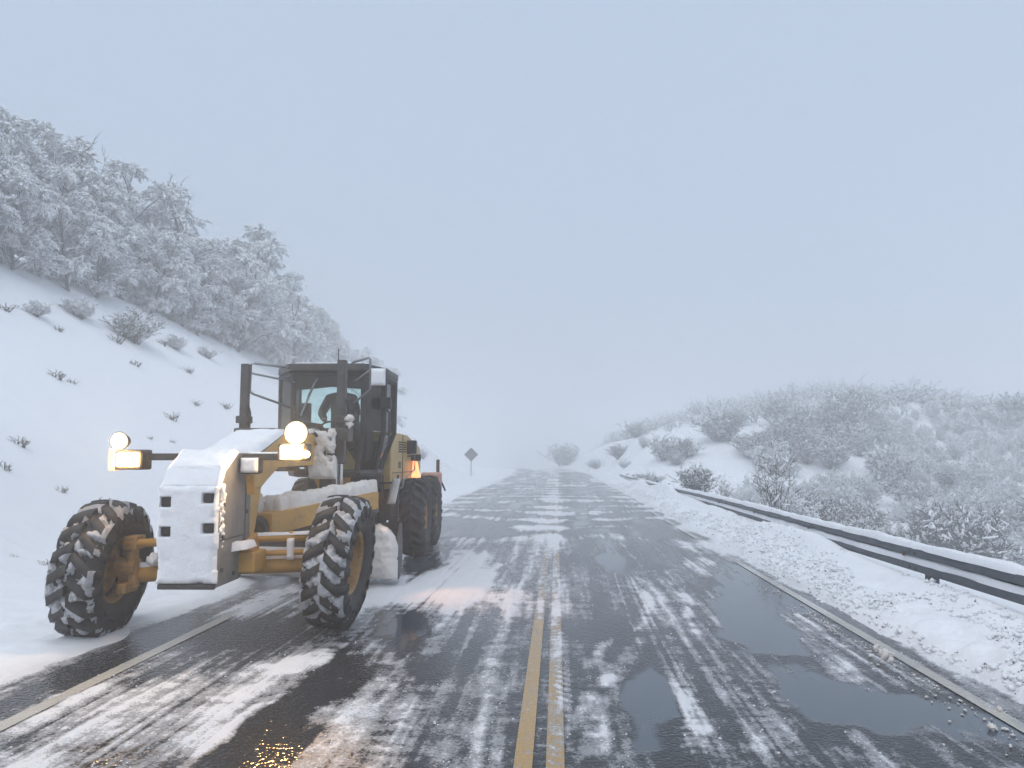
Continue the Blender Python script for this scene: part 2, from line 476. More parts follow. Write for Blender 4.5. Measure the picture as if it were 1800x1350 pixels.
STROKE = [  # polyline in the photograph, half width in metres, amount
    ([(1175, 1000), (1205, 1060), (1225, 1110)], .05, .5), ([(1120, 1000), (1135, 1060), (1120, 1110), (1090, 1170), (1060, 1200)], .045, .5),
    ([(1060, 1010), (1075, 1060), (1070, 1110), (1040, 1170)], .035, .4), ([(1150, 1170), (1180, 1220), (1230, 1280)], .05, .45),
    ([(880, 990), (800, 1060), (735, 1120)], .06, .45), ([(760, 1010), (690, 1075), (640, 1130)], .05, .3),
    ([(560, 1180), (480, 1240), (380, 1320)], .10, -.35), ([(640, 1120), (560, 1190), (400, 1350)], .16, -.4),
    ([(1060, 930), (1130, 990), (1220, 1060)], .05, .3), ([(985, 940), (982, 1000), (978, 1080)], .05, .35),
    ([(1130, 960), (1250, 1060), (1330, 1130)], .06, -.3), ([(830, 1350), (900, 1160), (930, 1050)], .10, .12),
]

def ell(U, Y, px, py, rx, ry):
    xc, yc = gnd(px, py); x1, _ = gnd(px + rx, py)
    _, y0 = gnd(px, py + ry); _, y1 = gnd(px, max(py - ry, 812))
    X = U + road_c(Y)
    lo, hi = yc - y0, y1 - yc
    dy = np.where(Y < yc, (Y - yc) / lo, (Y - yc) / hi)
    sk = (xc / yc)                      # keeps the patch on its line of sight
    dx = (X - xc - 0.5 * sk * (Y - yc)) / abs(x1 - xc)
    return np.sqrt(dx * dx + dy * dy)

def seg_d(X, Y, pts):
    best = np.full(X.shape, 1e9)
    for (a, b) in zip(pts[:-1], pts[1:]):
        ax, ay = gnd(*a); bx, by = gnd(*b)
        vx, vy = bx - ax, by - ay
        t = np.clip(((X - ax) * vx + (Y - ay) * vy) / (vx * vx + vy * vy), 0, 1)
        best = np.minimum(best, np.hypot(X - ax - t * vx, Y - ay - t * vy))
    return best

def road_fields(U, Y):
    """snow = how much snow and slush lies at a spot of the road, wet = standing melt water"""
    U, Y = np.broadcast_arrays(np.asarray(U, float), np.asarray(Y, float))
    near = 1 - sstep(9, 16, Y)
    # everything is dragged along the road, so distort lengthwise
    wx = 0.55 * (fbm(U * 1.3, Y * 0.5, 4, 141) - 0.5) + 0.16 * (fbm(U * 6, Y * 2.2, 3, 142) - 0.5)
    wy = 1.6 * (fbm(U * 1.1 + 30, Y * 0.45, 4, 143) - 0.5) + 0.5 * (fbm(U * 5, Y * 2.0, 3, 144) - 0.5)
    s = 0.435 + 0.40 * (fbm(U * 1.2 + wx, Y * 0.14, 4, 101) - 0.5)
    s = s + 0.30 * (fbm(U * 16 + 0.5 * Y + 3 * wx, Y * 0.22, 3, 161) - 0.5)
    s = s + 0.42 * (fbm(U * 30 + 2.2 * np.sin(Y * .3), Y * 0.10, 3, 162) - 0.5) * (0.3 + 1.2 * sstep(.4, .65, fbm(U * 1.1, Y * .1, 2, 163)))
    s = s + 0.52 * (fbm(U * 6.5 - 0.12 * Y + 2.5 * wx, Y * 0.20, 4, 102) - 0.5)
    s = s + 0.36 * (fbm(U * 12, Y * 4.5, 4, 103, 0.65) - 0.5)
    s = s + 0.22 * (fbm(U * 4.0 + wx, Y * 12.0, 3, 104) - 0.5) * near
    far = sstep(13, 22, Y)
    ph = Y / 3.1 + 1.7 * (fbm(U * 0.25, Y * 0.12, 3, 105) - 0.5) + 0.45 * (fbm(U * 1.6, Y * 0.5, 3, 106) - 0.5)
    s = s + far * (0.33 * np.sin(2 * math.pi * ph) + 0.10 + 0.45 * (fbm(U * 0.8, Y * 0.25, 3, 107) - 0.5))
    for c, wd in ((-2.55, .38), (-0.95, .32), (1.0, .36), (2.6, .34)):
        s = s - (0.05 + 0.16 * far) * np.exp(-((U - c + 0.2 * (fbm(Y * 0.1, Y * 0 + c, 2, 108) - .5)) / wd) ** 2)
    s = s + far * 0.22 * np.exp(-((U - 0.1) / 0.35) ** 2) + 0.25 * sstep(60, 110, Y)
    wob = 0.55 * (fbm(U * 3.2, Y * 2.2, 4, 109) - 0.5)
    for px, py, rx, ry, amt in PATCH:
        d = ell(U + wx, Y + wy, px, py, rx, ry) + wob
        s = s + amt * (1 - sstep(0.45, 1.25, d))
    X = U + road_c(Y)
    for pts, hw, amt in STROKE:
        d = seg_d(X + .3 * wx, Y, pts)
        s = s + 0.42 * amt * (1 - sstep(hw * 0.3, hw * 2.8, d)) * (0.2 + 1.2 * sstep(.35, .65, fbm(X * 3.5, Y * 1.6, 3, 131)))
    # lug prints of tyres: short ridges across the track
    for c, wd, pit, y1_, am in ((0.17, .22, .135, 11, .08), (-1.62, .26, .20, 12, .05), (1.75, .24, .17, 9, .03), (-0.75, .2, .15, 9, .04), (1.15, .16, .12, 10, .04)):
        m = np.exp(-((U - c - 0.5 * wx) / wd) ** 4) * (1 - sstep(y1_ * .7, y1_, Y))
        s = s + am * m * np.sin(2 * math.pi * (Y / pit + 1.2 * np.abs(U - c) + 3.0 * (fbm(U * 4, Y * 1.5, 3, 151) - .5))) * 2.2 * sstep(.3, .75, fbm(U * 2, Y * 1.1, 3, 152))
    # snow creeping in from both verges
    s = s + 0.5 * sstep(3.45, 3.8, U + 0.5 * (fbm(U, Y * 0.7, 4, 111) - 0.5)) + 0.5 * sstep(4.0, 4.2, -U + 0.4 * (fbm(U, Y * 0.7, 4, 112) - 0.5))
    s = s - 0.22 * np.exp(-((U + 3.75) / 0.22) ** 2) * (Y < 12)
    w = np.zeros_like(s)
    for px, py, rx, ry in WET:
        w = np.maximum(w, 1 - sstep(0.82, 1.0, ell(U + wx, Y + wy, px, py, rx, ry) + wob * 1.9))
    w = np.maximum(w, 0.75 * sstep(0.50, 0.72, fbm(U * 2.2 + 2 * wx, Y * 0.22, 4, 113)) * sstep(7, 11, Y))
    w = w * (1 - sstep(0.34, 0.44, s))
    return s, w

rr = rows[(rows >= 2.2) & (rows < 300)]
rr = np.concatenate([[-48, -20, -8, 0], rr])
ur = np.linspace(-4.3, 3.8, 330)
UU, YY = np.meshgrid(ur, rr)
S, Wt = road_fields(UU, YY)
zr_ = road_z(YY) + 0.020 * sstep(0.55, 1.05, S) + 0.012 * (fbm(UU * 14, YY * 9, 3, 120) - 0.5) * sstep(0.45, 0.7, S) * (YY < 25)
zr_ = zr_ - 0.012
road = mesh_np('road', np.stack([UU + road_c(YY), YY, zr_], -1).reshape(-1, 3), grid_faces(len(rr), len(ur)), M['road'],
               smooth=True, attrs={'snow': S, 'wet': Wt})
road['kind'] = 'structure'

def marking(name, u0, u1, y0, y1, mat, cols=6, off=0.0):
    yy = rows[(rows >= y0) & (rows <= y1)]
    uu = np.linspace(u0, u1, cols)
    U2, Y2 = np.meshgrid(uu, yy)
    s, w = road_fields(U2, Y2)
    o = mesh_np(name, np.stack([U2 + road_c(Y2), Y2, road_z(Y2) - 0.004 + 0 * U2], -1).reshape(-1, 3), grid_faces(len(yy), cols),
                mat, smooth=True, attrs={'snow': s + off, 'wet': w})
    o['kind'] = 'structure'
    return o
marking('road_marking', 0.025, 0.135, 3.0, 110, M['line_yellow'], off=.03)
marking('road_marking', 0.215, 0.325, 3.0, 110, M['line_yellow'], off=0.10)
marking('road_marking', -3.52, -3.39, 3.0, 110, M['line_white'], off=-.12)
marking('road_marking', 3.34, 3.45, 3.0, 110, M['line_white'], off=0.06)

# ------------------------------------------------------------------ snow lying on things
def snow_patch(name, P0, Uv, Vv, Nv, t, nu=14, nv=14, parent=None, mat=None, seed=1, freq=9.0, rag=0.25, edge=0.18, keep=None):
    """a lumpy pad of snow over the parallelogram P0 + a*U + b*V, thick along N and rounded off at its border"""
    P0 = np.array(P0, float); Uv = np.array(Uv, float); Vv = np.array(Vv, float); Nv = np.array(Nv, float); Nv /= np.linalg.norm(Nv)
    lu, lv = np.linalg.norm(Uv), np.linalg.norm(Vv)
    a = np.linspace(0, 1, nu); b = np.linspace(0, 1, nv)
    A, B = np.meshgrid(a, b)
    e = edge * min(lu, lv)
    dx = np.minimum(A, 1 - A) * lu; dy = np.minimum(B, 1 - B) * lv
    n = fbm(A * lu * freq + seed * 7.7, B * lv * freq, 4, seed)
    dd = np.minimum(dx, dy) + rag * e * (n - 0.5) * 2 * (np.minimum(dx, dy) > 1e-6)
    k = np.clip(dd / e, 0, 1)
    h = np.sqrt(np.clip(1 - (1 - k) ** 2, 0, 1)) * t * (0.75 + 0.55 * n)
    if keep is not None:
        h = h * keep(A, B, n)
    cutm = (h < 0.0015)
    h = h - 0.004
    P = P0 + A[..., None] * Uv + B[..., None] * Vv + h[..., None] * Nv
    F = grid_faces(nv, nu)
    F = F[~cutm.ravel()[F].all(1)]
    o = mesh_np(name, P.reshape(-1, 3), F, mat or M['snow_fresh'], parent, smooth=True)
    return o

def lumps(name, pts, mat, parent=None, seed=3):
    """crusted irregular snow joined into one part: pts = (x,y,z,r)"""
    bm = bmesh.new(); rnd = random.Random(seed)
    for (x, y, z, r) in pts:
        for sub in range(3):
            rr_ = bmesh.ops.create_icosphere(bm, subdivisions=3, radius=1.0)
            V = rr_['verts']; co = np.array([v.co[:] for v in V]); ph = rnd.uniform(0, 90)
            f = 0.55 + 0.75 * fbm(co[:, 0] * 1.5 + ph, co[:, 1] * 1.5 + co[:, 2] * 2.1, 4, seed, .6) + .35 * (fbm(co[:, 0] * 5 + ph, co[:, 2] * 5 + co[:, 1] * 4, 3, seed + 4) - .5)
            sx, sy, sz = [rnd.uniform(.6, 1.15) * r * (1 if sub == 0 else .6) for _ in range(3)]
            ox, oy, oz = [0 if sub == 0 else rnd.uniform(-.7, .7) * r for _ in range(3)]
            for v, c, k in zip(V, co, f):
                v.co = Vector((x + ox + c[0] * sx * k, y + oy + c[1] * sy * k, z + oz + c[2] * sz * k))
    me = bpy.data.meshes.new(name); bm.to_mesh(me); bm.free(); me.materials.append(mat)
    for p in me.polygons: p.use_smooth = True
    o = link(bpy.data.objects.new(name, me), parent)
    if parent is not None: o['kind'] = 'stuff'
    return o

# ------------------------------------------------------------------ motor grader
GY = R_(2.0)
G = thing('motor_grader', 'yellow motor grader with lit lamps and snow caked on its nose and tyres', 'motor grader', (-3.4, 8.0, 0), GY)

def emp(name, parent, loc, rot=(0, 0, 0)):
    o = bpy.data.objects.new(name, None); o.empty_display_size = 0.1
    link(o, parent); o.location = loc; o.rotation_euler = rot
    return o

# ---- wheels
PROF = [(-.15, .33), (-.19, .36), (-.222, .43), (-.235, .51), (-.228, .585), (-.200, .632), (-.12, .650), (0, .655)]
PROF = PROF + [(-x, r) for x, r in PROF[-2::-1]]
PROF = np.array(PROF)
def prof_r(x):
    i = slice(4, len(PROF) - 4)
    return np.interp(x, PROF[i, 0], PROF[i, 1])

def make_tyre(nlug=20):
    nth = 72
    th = np.linspace(0, 2 * math.pi, nth, endpoint=False)
    V = np.stack([np.stack([np.full(nth, x), -r * np.cos(th), r * np.sin(th)], -1) for x, r in PROF], 0).reshape(-1, 3)
    F = []
    for i in range(len(PROF) - 1):
        for k in range(nth):
            F.append((i * nth + k, i * nth + (k + 1) % nth, (i + 1) * nth + (k + 1) % nth, (i + 1) * nth + k))
    V = list(map(tuple, V))
    pitch = 2 * math.pi / nlug
    for side in (-1, 1):
        for q in range(nlug):
            t0 = q * pitch + (0 if side > 0 else pitch / 2)
            st = [(.012, .60), (.07, .64), (.13, .64), (.19, .60), (.232, .56), (.241, .50)]
            base = len(V)
            for j, (x, _) in enumerate(st):
                rb = float(np.interp(x, [0, .12, .2, .228, .235], [.655, .65, .632, .585, .51]))
                top = rb + (.062 if j < 4 else (.03 if j == 4 else .008))
                rb2 = rb - .02
                ang = t0 - 0.95 * x / .24 * pitch * 0.9
                hw = pitch * (.25 if j in (0, 5) else .275)
                xo = side * (x + (.012 if j >= 4 else 0))
                for (da, rr0) in ((-hw, rb2), (-hw * .82, top), (hw * .82, top), (hw, rb2)):
                    V.append((xo, -rr0 * math.cos(ang + da), rr0 * math.sin(ang + da)))
            for j in range(len(st) - 1):
                for e in range(3):
                    a = base + j * 4 + e
                    F.append((a, a + 1, a + 5, a + 4))
            F.append((base, base + 1, base + 2, base + 3))
            b = base + (len(st) - 1) * 4
            F.append((b + 3, b + 2, b + 1, b))
    return np.array(V), np.array(F)

TV, TF = make_tyre()

def rim_mb(deep=1):
    """dished steel rim; the hollow faces +x when deep=1"""
    prof = [(.165, .345), (.17, .325), (.13, .305), (.02, .30), (-.03, .285), (-.05, .20), (-.045, .15), (.0, .145), (.02, .11), (.03, 0.001)]
    prof2 = [(-.165, .345), (-.17, .325), (-.14, .305), (-.055, .30)]
    bm = bmesh.new(); n = 40
    for pr in (prof, prof2):
        rings = [[bm.verts.new((deep * x, -r * math.cos(2 * math.pi * k / n), r * math.sin(2 * math.pi * k / n))) for k in range(n)] for x, r in pr]
        for i in range(len(rings) - 1):
            for k in range(n):
                bm.faces.new((rings[i][k], rings[i][(k + 1) % n], rings[i + 1][(k + 1) % n], rings[i + 1][k]))
    m = MB(); m.bm.free(); m.bm = bm
    return m

tyre_me = None; rim_me = {}
def wheel(parent, loc, lean=0.0, yaw=0.0, snow=None, outer=1, seed=1, scale=1.0, roll=0.0):
    global tyre_me
    w = emp('wheel', parent, loc, (0, lean, yaw))
    w.scale = (scale,) * 3
    if tyre_me is None:
        t = mesh_np('tyre', TV, TF, M['rubber'], w); tyre_me = t.data
        for p in tyre_me.polygons[:(len(PROF) - 1) * 72]: p.use_smooth = True
    else:
        t = link(bpy.data.objects.new('tyre', tyre_me), w)
    t.rotation_euler = (roll, 0, 0)
    if outer not in rim_me:
        r = rim_mb(outer).build('rim', M['rim'], w, True); rim_me[outer] = r.data
    else:
        r = link(bpy.data.objects.new('rim', rim_me[outer]), w)
    h = MB()
    h.cyl((outer * .02, 0, 0), (outer * .07, 0, 0), .105, .09, 20)
    for k in range(10):
        a = 2 * math.pi * k / 10
        h.cyl((outer * -.046, -.175 * math.cos(a), .175 * math.sin(a)), (outer * -.02, -.175 * math.cos(a), .175 * math.sin(a)), .014, n=6)
    h.build('hub', M['rim'], w)
    if snow:
        nth, nx = 240, 26
        th = np.linspace(0, 2 * math.pi, nth + 1); xs = np.linspace(-.228, .228, nx)
        TT, XS = np.meshgrid(th, xs)
        n = fbm(np.cos(TT) * 8 + seed * 9 + XS * 11, np.sin(TT) * 8 + XS * 17, 5, seed + 50, 0.65)
        n2 = fbm(TT * 0.68 * 11 + seed, XS * 11, 3, seed + 80)
        q = snow(TT, XS, n, n2)
        rs = prof_r(XS) - .03 + q
        P = np.stack([XS, -rs * np.cos(TT), rs * np.sin(TT)], -1)
        mesh_np('snow_cover', P.reshape(-1, 3), grid_faces(nx, nth + 1), M['snow_tyre'], w, True)
    return w

# snow packed between and over the lugs
def snow_r(TT, XS, n, n2):
    front = sstep(-0.2, .6, np.cos(TT - 0.35))
    q = .090 * sstep(.36, .60, n * 0.55 + n2 * 0.45 + .03) * (0.45 + .55 * front)
    return q * (0.5 + 0.5 * sstep(-1.1, -0.3, np.sin(TT) + 0.6))
def snow_l(TT, XS, n, n2):
    return .089 * sstep(.42, .58, n * 0.5 + n2 * 0.5) * sstep(-.24, -.05, XS + 0.25)
LEAN = R_(6.0)
wheel(G, (1.10, .14, .70), LEAN, R_(-2), snow_r, 1, 1, 0.97, 0.1)
wheel(G, (-1.24, -.22, .665), LEAN, R_(2), snow_l, -1, 2, 0.97, 0.0)
for (yy, sd) in ((6.25, 5), (7.85, 6)):
    wheel(G, (1.0, yy, .70), 0, 0, None, 1, sd, 1.0, sd * 0.1)
    wheel(G, (-1.0, yy, .70), 0, 0, None, -1, sd, 1.0, sd * 0.07)

# ---- nose plate, its slots and snow
nose = MB().prism([(-1.0, .60), (-1.0, 1.48), (-.90, 1.66), (-.62, 1.82), (-.18, 1.84), (-.18, .78), (-.42, .60)], 'x', -.30, .24, .015).build('nose_plate', M['grey'], G)
for (x, z) in ((-.235, 1.385), (.155, 1.42), (-.225, 1.115), (.165, 1.145)):
    MB().box(x - .046, x + .046, -1.052, -1.0, z - .042, z + .042, .022).build('slot', M['hole'], nose)
def keep_plate(A, B, n):
    k = np.ones_like(A)
    for (x, z) in ((-.235, 1.385), (.155, 1.42), (-.225, 1.115), (.165, 1.145)):
        a = (x + .31) / .56; b = (z - .64) / .90
        k *= sstep(.9, 1.25, np.maximum(abs(A - a) * .56 / .046, abs(B - b) * .90 / .042))
    return k
snow_patch('snow_cover', (-.31, -1.0, .64), (.56, 0, 0), (0, 0, .90), (0, -1, 0), .07, 60, 90, nose, seed=4, keep=keep_plate, edge=.11, rag=.6, freq=5)
snow_patch('snow_cover', (-.31, -1.005, 1.49), (.56, 0, 0), (0, .13, .20), (0, -.8, .6), .055, 26, 14, nose, seed=5, edge=.10)
snow_patch('snow_cover', (-.31, -.93, 1.645), (.56, 0, 0), (0, .36, .20), (0, -.5, .87), .06, 26, 20, nose, seed=6, edge=.12)
snow_patch('snow_cover', (.243, -.97, .95), (0, .10, 0), (0, 0, .60), (1, 0, 0), .02, 10, 40, nose, seed=7, freq=30, rag=2.5, keep=lambda A, B, n: sstep(.45, .6, n))
snow_patch('snow_cover', (.15, -.70, .88), (.22, .1, .03), (0, .30, 0), (0, -.2, 1), .08, 12, 12, nose, seed=8)
for (yy, zz) in ((-.90, .75), (-.90, 1.05), (-.90, 1.35), (-.30, .90), (-.30, 1.25), (-.30, 1.60), (-.6, .68)):
    MB().cyl((.238, yy, zz), (.258, yy, zz), .022, n=6).build('bolt', M['dark'], nose)
MB().box(.238, .246, -.34, -.325, .82, 1.80).box(.238, .246, -.93, -.36, 1.02, 1.032).build('weld_seam', M['dark'], nose)
MB().box(-.295, .235, -1.03, -.99, .59, .64, .012).build('lower_lip', M['dark'], nose)
# side bracket beside the plate
MB().prism([(-.44, .80), (-.44, .94), (-.08, 1.02), (-.02, .72), (-.3, .70)], 'x', .245, .30, .01).build('side_bracket', M['yellow'], G)
MB().box(.20, .40, -.46, -.12, .66, .86, .02).build('axle_bolster', M['yellow'], G)

# ---- main frame: rises from the nose to the cab
fr = MB()
fr.prism([(-.2, 1.50), (-.2, 1.80), (.65, 2.06), (3.2, 2.16), (3.9, 2.0), (5.2, 1.55), (5.2, 1.15), (3.9, 1.30), (3.2, 1.72), (.75, 1.70), (.2, 1.46)], 'x', -.19, .21, .02)
frame = fr.build('main_frame', M['yellow'], G)
fs = snow_patch('snow_cover', (-.27, -.22, 1.815), (.56, 0, 0), (0, .90, .25), (0, -.27, .96), .075, 26, 34, frame, seed=9, edge=.2)
snow_patch('snow_cover', (-.20, .68, 2.065), (.42, 0, 0), (0, 2.1, .085), (0, 0, 1), .045, 16, 50, frame, seed=10, edge=.2, mat=M['snow_dirty'])
MB().prism([(-.2, 1.80), (.7, 2.062), (.7, 2.07), (-.2, 1.815)], 'x', -.27, .29).build('deck_plate', M['dark'], frame)
# drop leg of the frame to the axle
MB().prism([(-.30, 1.55), (.30, 1.55), (.12, 1.05), (-.02, .82), (-.30, .82)], 'x', -.17, .19, .015).build('drop_leg', M['yellow'], frame)

# ---- front axle
MB().pipe([(-1.08, -.18, .58), (-.5, -.1, .63), (0, 0, .66), (.5, .06, .67), (.98, .13, .68)], .085, 14).build('front_axle', M['yellow'], G, True)
MB().pipe([(-1.0, -.30, .92), (0, -.12, .955), (.98, .02, .97)], .042, 10).build('tie_rod', M['yellow'], G, True)
MB().pipe([(.10, -.14, .80), (.95, .00, .82)], .03, 10).build('lean_rod', M['yellow'], G, True)
ax = bpy.data.objects['front_axle']; tr_ = bpy.data.objects['tie_rod']
snow_patch('snow_cover', (.22, -.03, .735), (.72, .09, .015), (0, .11, 0), (0, -.2, 1), .05, 40, 8, ax, seed=11, edge=.4)
snow_patch('snow_cover', (-1.0, -.21, .655), (.72, .09, .06), (0, .11, 0), (0, -.2, 1), .055, 40, 8, ax, seed=12, edge=.4)
snow_patch('snow_cover', (.22, -.12, .985), (.75, .08, .02), (0, .08, 0), (0, -.2, 1), .03, 40, 8, tr_, seed=13, edge=.4)
for sx, y0 in ((1, .12), (-1, -.20)):
    k = MB()
    k.cyl((sx * .92, y0 - .02, .48), (sx * .96, y0 - .02, .98), .06).box(sx * .93 - .07, sx * .93 + .07, y0 - .12, y0 + .08, .86, 1.0, .02)
    k.cyl((sx * .90, y0, .67), (sx * 1.1, y0, .68), .10).box(sx * .95 - .05, sx * .95 + .05, y0 - .22, y0 + .04, .44, .54, .02)
    k.build('steering_knuckle', M['rim'], G)
pl = MB().box(.60, .66, -.07, -.02, .72, 1.03, .02).build('lean_lever', M['yellow'], G)
snow_patch('snow_cover', (.59, -.075, .74), (.08, 0, 0), (0, 0, .22), (0, -1, 0), .03, 8, 14, pl, seed=14, edge=.4)
lumps('snow_cover', [(-.72, -.24, .76, .06), (-.60, -.26, .80, .05), (-.50, -.2, .74, .05)], M['snow_fresh'], ax, 5)

# ---- lamp bar and lamps
bar = MB().box(-.72, .66, -.47, -.39, 1.765, 1.835, .008).build('lamp_bar', M['dark'], G)
snow_patch('snow_cover', (.30, -.47, 1.833), (.36, 0, 0), (0, .08, 0), (0, 0, 1), .02, 24, 6, bar, seed=15, edge=.4)
MB().pipe([(-.30, -.42, 1.76), (-.36, -.42, 1.70), (-.33, -.42, 1.60), (-.28, -.40, 1.55)], .011).build('lamp_cable', M['black'], bar)

def box_lamp(x, z, w, h, lens_w, lens_h, lit=True, dx=0.0):
    b = MB().box(x - w / 2, x + w / 2, -.60, -.40, z - h / 2, z + h / 2, .022).build('headlamp', M['dark'], G)
    if dx: MB().box(x - w / 2 - .006, x - w / 2 + .05, -.615, -.50, z - h / 2 - .006, z + h / 2 + .006, .008).build('corner_marker', M['lamp_orange'], b)
    MB().box(x + dx - lens_w / 2, x + dx + lens_w / 2, -.622, -.602, z - lens_h / 2, z + lens_h / 2, .009).build('lens', M['lamp_amber'], b)
    return b
def round_lamp(x, z, r):
    b = MB().cyl((x, -.46, z), (x, -.57, z), r * .7, r * 1.08, 24).build('work_lamp', M['dark'], G)
    bm = bmesh.new()
    bmesh.ops.create_uvsphere(bm, u_segments=24, v_segments=12, radius=1.0)
    for v in bm.verts: v.co = Vector((x + v.co.x * r, -.572 + v.co.y * r * .38, z + v.co.z * r))
    me = bpy.data.meshes.new('lens'); bm.to_mesh(me); bm.free(); me.materials.append(M['lamp_rim'])
    for p in me.polygons: p.use_smooth = True
    link(bpy.data.objects.new('lens', me), b)
    MB().cyl((x, -.572 - r * .40, z), (x, -.572 - r * .30, z), r * .62, r * .70, 24).build('bulb', M['lamp_white'], b, True)
    MB().cyl((x, -.50, z - r * 1.3), (x, -.50, z - .6 * r), .018, n=8).build('stalk', M['dark'], b)
    return b
box_lamp(-.86, 1.772, .33, .20, .21, .125, True, .02)
round_lamp(-.955, 1.955, .088)
bl = box_lamp(.78, 1.845, .29, .17, .20, .125)
MB().cyl((.93, -.60, 1.825), (.93, -.62, 1.825), .03, n=16).build('marker_lens', M['lamp_amber'], bl)
round_lamp(.81, 2.035, .115)
ul = MB().box(.25, .45, -.56, -.42, 1.63, 1.80, .035).build('unlit_headlamp', M['dark'], G)
snow_patch('snow_cover', (.262, -.56, 1.645), (.176, 0, 0), (0, 0, .145), (0, -1, 0), .03, 14, 14, ul, seed=16, edge=.25)
MB().prism([(-.46, 1.62), (-.38, 1.62), (-.40, 1.42)], 'x', .28, .36).build('lamp_bracket', M['yellow'], ul)

def spot(name, loc, target, energy, col, size, blend=0.6, rad=0.05):
    d = bpy.data.lights.new(name, 'SPOT'); d.energy = energy; d.color = col
    d.spot_size = R_(size); d.spot_blend = blend; d.shadow_soft_size = rad
    o = bpy.data.objects.new(name, d); link(o, G); o.location = loc
    o.rotation_euler = (Vector(target) - Vector(loc)).to_track_quat('-Z', 'Y').to_euler()
    return o
spot('lamp_beam', (-.955, -.64, 1.955), (-2.6, -9, .9), 14, (1, .86, .6), 95)
spot('lamp_beam', (.81, -.66, 2.035), (2.6, -9, 1.2), 14, (1, .85, .58), 95)
spot('lamp_beam', (.78, -.66, 1.845), (1.5, -6, .2), 6, (1, .62, .26), 110)
spot('lamp_beam', (-.86, -.66, 1.772), (-.8, -6, 0), 5, (1, .62, .26), 110)

spot('lamp_beam', (.78, -.67, 1.83), (1.76, -3.60, 0), 300, (1, .50, .14), 26, 1.0, .09)
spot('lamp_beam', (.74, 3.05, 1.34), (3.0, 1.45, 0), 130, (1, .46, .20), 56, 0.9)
# ---- hydraulic lift cylinders on both sides of the frame
def lift_cyl(x, y, z0, z1, r, tilt):
    c = MB().box(x - r, x + r, y - r, y + r, z0 + .35, z1, .015, rot=None).build('lift_cylinder', M['dark'], G)
    MB().cyl((x + .01, y - .01, z0 - .45), (x + .01, y - .01, z0 + .36), .028).build('piston_rod', M['chrome'], c)
    MB().cyl((x - .035, y - r - .02, z0 + .05), (x - .035, y - r - .02, z0 + .42), .014).build('piston_rod', M['chrome'], c)
    MB().pipe([(x + r, y - .03, z1 - .55), (x + r + .04, y - .03, z1 - .7), (x + r + .03, y - .03, z1 - 1.0), (x + r, y - .03, z1 - 1.1)], .014).build('hose', M['black'], c)
    MB().box(x - r - .03, x + r + .03, y - .10, y + .10, z0 + .92, z0 + 1.02, .01).build('clamp', M['dark'], c)
    return c
lift_cyl(-.90, 2.6, 1.35, 3.11, .055, 0)
lift_cyl(.475, 2.6, 1.35, 3.16, .062, 0)
# saddle that carries them, and the lift arms, crusted with snow
sad = MB()
sad.box(-1.0, .60, 2.48, 2.80, 2.02, 2.20, .02).prism([(2.45, 1.30), (2.85, 1.30), (2.85, 2.2), (2.45, 2.1)], 'x', .22, .40, .02)
sad.prism([(2.45, 1.6), (2.85, 1.6), (2.85, 2.2), (2.45, 2.1)], 'x', -.40, -.22, .02)
saddle = sad.build('lift_saddle', M['dark'], G)
snow_patch('snow_cover', (.13, 2.34, 1.50), (.36, 0, 0), (-.03, .02, .70), (0, -1, .2), .13, 40, 70, saddle, seed=41, edge=.3, rag=.9, freq=9, mat=M['snow_dirty'], keep=lambda A, B, n: sstep(.36, .50, n + .10 * B - .05))
lumps('snow_cover', [(.63, 2.44, 2.33, .06), (.63, 2.44, 2.25, .05), (.40, 2.36, 2.12, .06)], M['snow_dirty'], saddle, 8)
MB().pipe([(-.02, 1.9, 2.05), (.05, 2.2, 2.25), (.25, 2.35, 2.22), (.36, 2.42, 2.0), (.36, 2.42, 1.6)], .035).pipe([(.1, 1.9, 2.0), (.2, 2.2, 2.12), (.32, 2.3, 2.0), (.30, 2.36, 1.6)], .03).build('hydraulic_hose', M['black'], saddle, True)

# ---- drawbar, circle and blade
def arm(p0, p1, w, h):
    p0 = Vector(p0); p1 = Vector(p1); d = p1 - p0; s = Vector((d.y, -d.x, 0)).normalized() * w / 2; up = Vector((0, 0, h / 2))
    m = MB(); V = [m.bm.verts.new(p + a * s + b * up) for p in (p0, p1) for a, b in ((-1, -1), (1, -1), (1, 1), (-1, 1))]
    for f in ((0, 1, 2, 3), (7, 6, 5, 4), (0, 4, 5, 1), (1, 5, 6, 2), (2, 6, 7, 3), (3, 7, 4, 0)):
        m.bm.faces.new([V[i] for i in f])
    bmesh.ops.bevel(m.bm, geom=list(m.bm.edges), offset=.012, segments=2, affect='EDGES')
    return m
a1 = arm((.10, .50, 1.05), (.86, 2.75, 1.20), .30, .24).build('drawbar', M['yellow'], G)
arm((.02, .50, 1.04), (-.80, 2.75, 1.18), .26, .22).build('drawbar', M['yellow'], G)
snow_patch('snow_cover', (-.02, .80, 1.185), (.29, -.10, 0), (.72, 2.0, .135), (0, -.1, 1), .15, 40, 110, a1, seed=17, edge=.30, mat=M['snow_dirty'], freq=11, rag=.6)
lumps('snow_cover', [(.02, .62, 1.22, .11), (-.10, .70, 1.20, .10), (.02, .85, 1.26, .09), (-.16, .9, 1.30, .08)], M['snow_dirty'], a1, 9)
MB().cyl((.1, .36, 1.0), (.1, .62, 1.05), .12).build('drawbar_ball', M['dark'], a1)
cw = MB(); n = 36
ring = []
for k in range(n):
    t = 2 * math.pi * k / n
    ring.append([cw.bm.verts.new((.05 + r * math.cos(t), 3.3 + r * math.sin(t), z)) for r, z in ((.72, .98), (.82, .98), (.82, 1.08), (.72, 1.08))])
